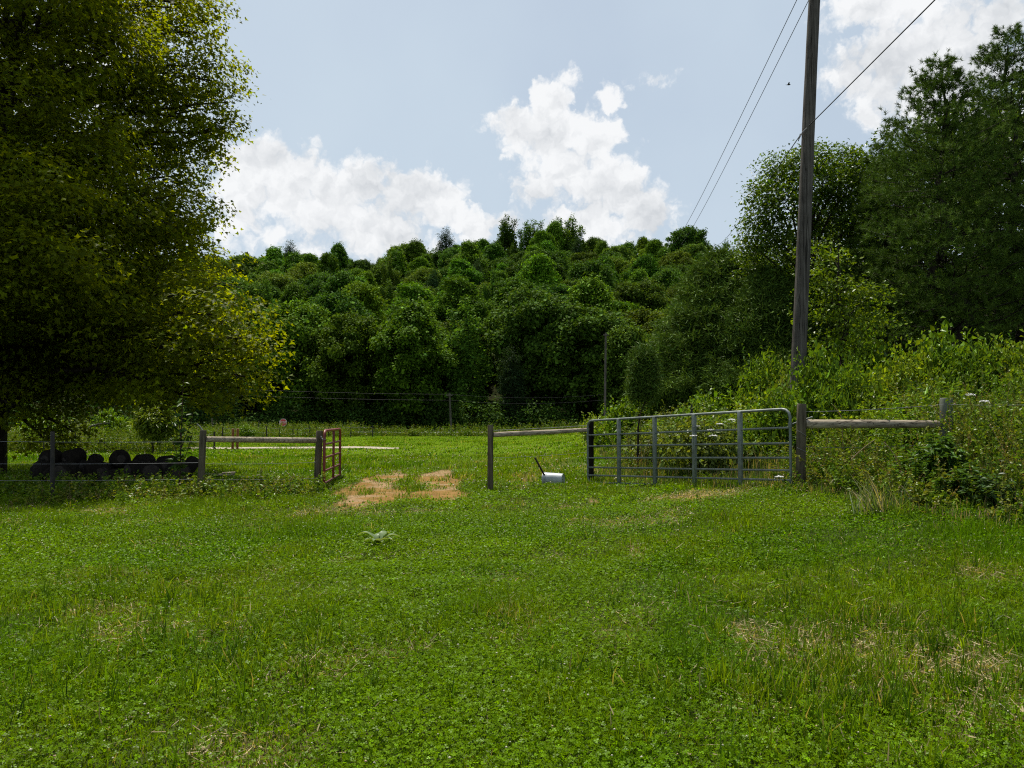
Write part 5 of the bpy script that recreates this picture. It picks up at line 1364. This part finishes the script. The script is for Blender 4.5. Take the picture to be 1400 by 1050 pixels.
    f = math_('ADD', math_('ADD', acc, math_('MULTIPLY', fine, .55)), math_('MULTIPLY', math_('SUBTRACT', .60, p0), .62))
    cov = node(nt, 'ShaderNodeMapRange', interpolation_type='SMOOTHSTEP'); cov.inputs['From Min'].default_value = .02; cov.inputs['From Max'].default_value = .52; L(nt, f, cov.inputs['Value'])
    rel = math_('MULTIPLY', math_('SUBTRACT', p1, p0), .55)
    na = noise(Q, 15, 5, .5); nb2 = noise(vm('ADD', Q, (-.008, .02, 0)), 15, 5, .5)
    rel = math_('ADD', rel, math_('MULTIPLY', math_('SUBTRACT', na, nb2), .8))
    big = noise(V, 8, 3, .45, off=(3.1, 1.7, 0))
    core = node(nt, 'ShaderNodeMapRange'); core.inputs['From Min'].default_value = .30; core.inputs['From Max'].default_value = 1.1; L(nt, acc, core.inputs['Value'])
    lit = math_('ADD', math_('SUBTRACT', math_('ADD', .92, rel), math_('MULTIPLY', core.outputs[0], .40)), math_('MULTIPLY', math_('SUBTRACT', big, .50), 2.0), clamp=True)
    cc = node(nt, 'ShaderNodeMix', data_type='RGBA'); cc.inputs[6].default_value = (*CLOUD_D, 1); cc.inputs[7].default_value = (*CLOUD_L, 1); L(nt, lit, cc.inputs[0])
    # pale summer haze veil over the blue
    veil = node(nt, 'ShaderNodeMix', data_type='RGBA'); veil.inputs[7].default_value = (*VEIL, 1)
    vn = noise(V, 3.2, 4, .5, off=(7, 2, 0))
    hz = node(nt, 'ShaderNodeMapRange'); hz.inputs['From Min'].default_value = 0.0; hz.inputs['From Max'].default_value = .55; hz.inputs['To Min'].default_value = .95; hz.inputs['To Max'].default_value = .80; L(nt, el, hz.inputs['Value'])
    hi = node(nt, 'ShaderNodeMapRange'); hi.inputs['From Min'].default_value = .55; hi.inputs['From Max'].default_value = 1.0; hi.inputs['To Min'].default_value = 0; hi.inputs['To Max'].default_value = .72; L(nt, el, hi.inputs['Value'])
    L(nt, math_('ADD', math_('SUBTRACT', hz.outputs[0], hi.outputs[0]), math_('MULTIPLY', math_('SUBTRACT', vn, .5), .5), clamp=True), veil.inputs[0]); L(nt, sky.outputs[0], veil.inputs[6])
    mx = node(nt, 'ShaderNodeMix', data_type='RGBA'); L(nt, math_('MULTIPLY', cov.outputs[0], .96), mx.inputs[0]); L(nt, veil.outputs[2], mx.inputs[6]); L(nt, cc.outputs[2], mx.inputs[7])
    L(nt, mx.outputs[2], bg.inputs['Color']); L(nt, bg.outputs[0], out.inputs['Surface'])
SKY = .075
CLOUD_L = (8.9, 9.0, 9.1); CLOUD_D = (6.1, 6.35, 6.65); VEIL = (5.5, 6.5, 7.5)
build_world()
sun = bpy.data.lights.new('sun', 'SUN'); sun.energy = 5.0; sun.angle = R_(.53); sun.color = (1.0, .95, .86)
so = bpy.data.objects.new('sun', sun); COL.objects.link(so)
sd = Vector((math.sin(SUN_AZ) * math.cos(SUN_EL), math.cos(SUN_AZ) * math.cos(SUN_EL), math.sin(SUN_EL)))
so.rotation_mode = 'QUATERNION'; so.rotation_quaternion = sd.to_track_quat('Z', 'Y'); so.location = (0, 0, 60)
cam = bpy.data.cameras.new('camera'); co = bpy.data.objects.new('camera', cam); COL.objects.link(co)
co.location = (0, 0, CAM_H); co.rotation_euler = (R_(90) + PITCH, 0, 0)
cam.sensor_width = 36; cam.lens = F / 1400 * 36; cam.clip_start = .05; cam.clip_end = 3000
SC.camera = co
SC.view_settings.view_transform = 'Standard'; SC.view_settings.look = 'None'; SC.view_settings.gamma = 1; SC.view_settings.use_curve_mapping = False
SC.view_settings.exposure = 0.5
cy = SC.cycles
cy.max_bounces = 6; cy.diffuse_bounces = 3; cy.glossy_bounces = 2; cy.transmission_bounces = 4; cy.transparent_max_bounces = 4
cy.caustics_reflective = False; cy.caustics_refractive = False; cy.use_denoising = False
cy.sample_clamp_indirect = 4; cy.filter_width = 1.15
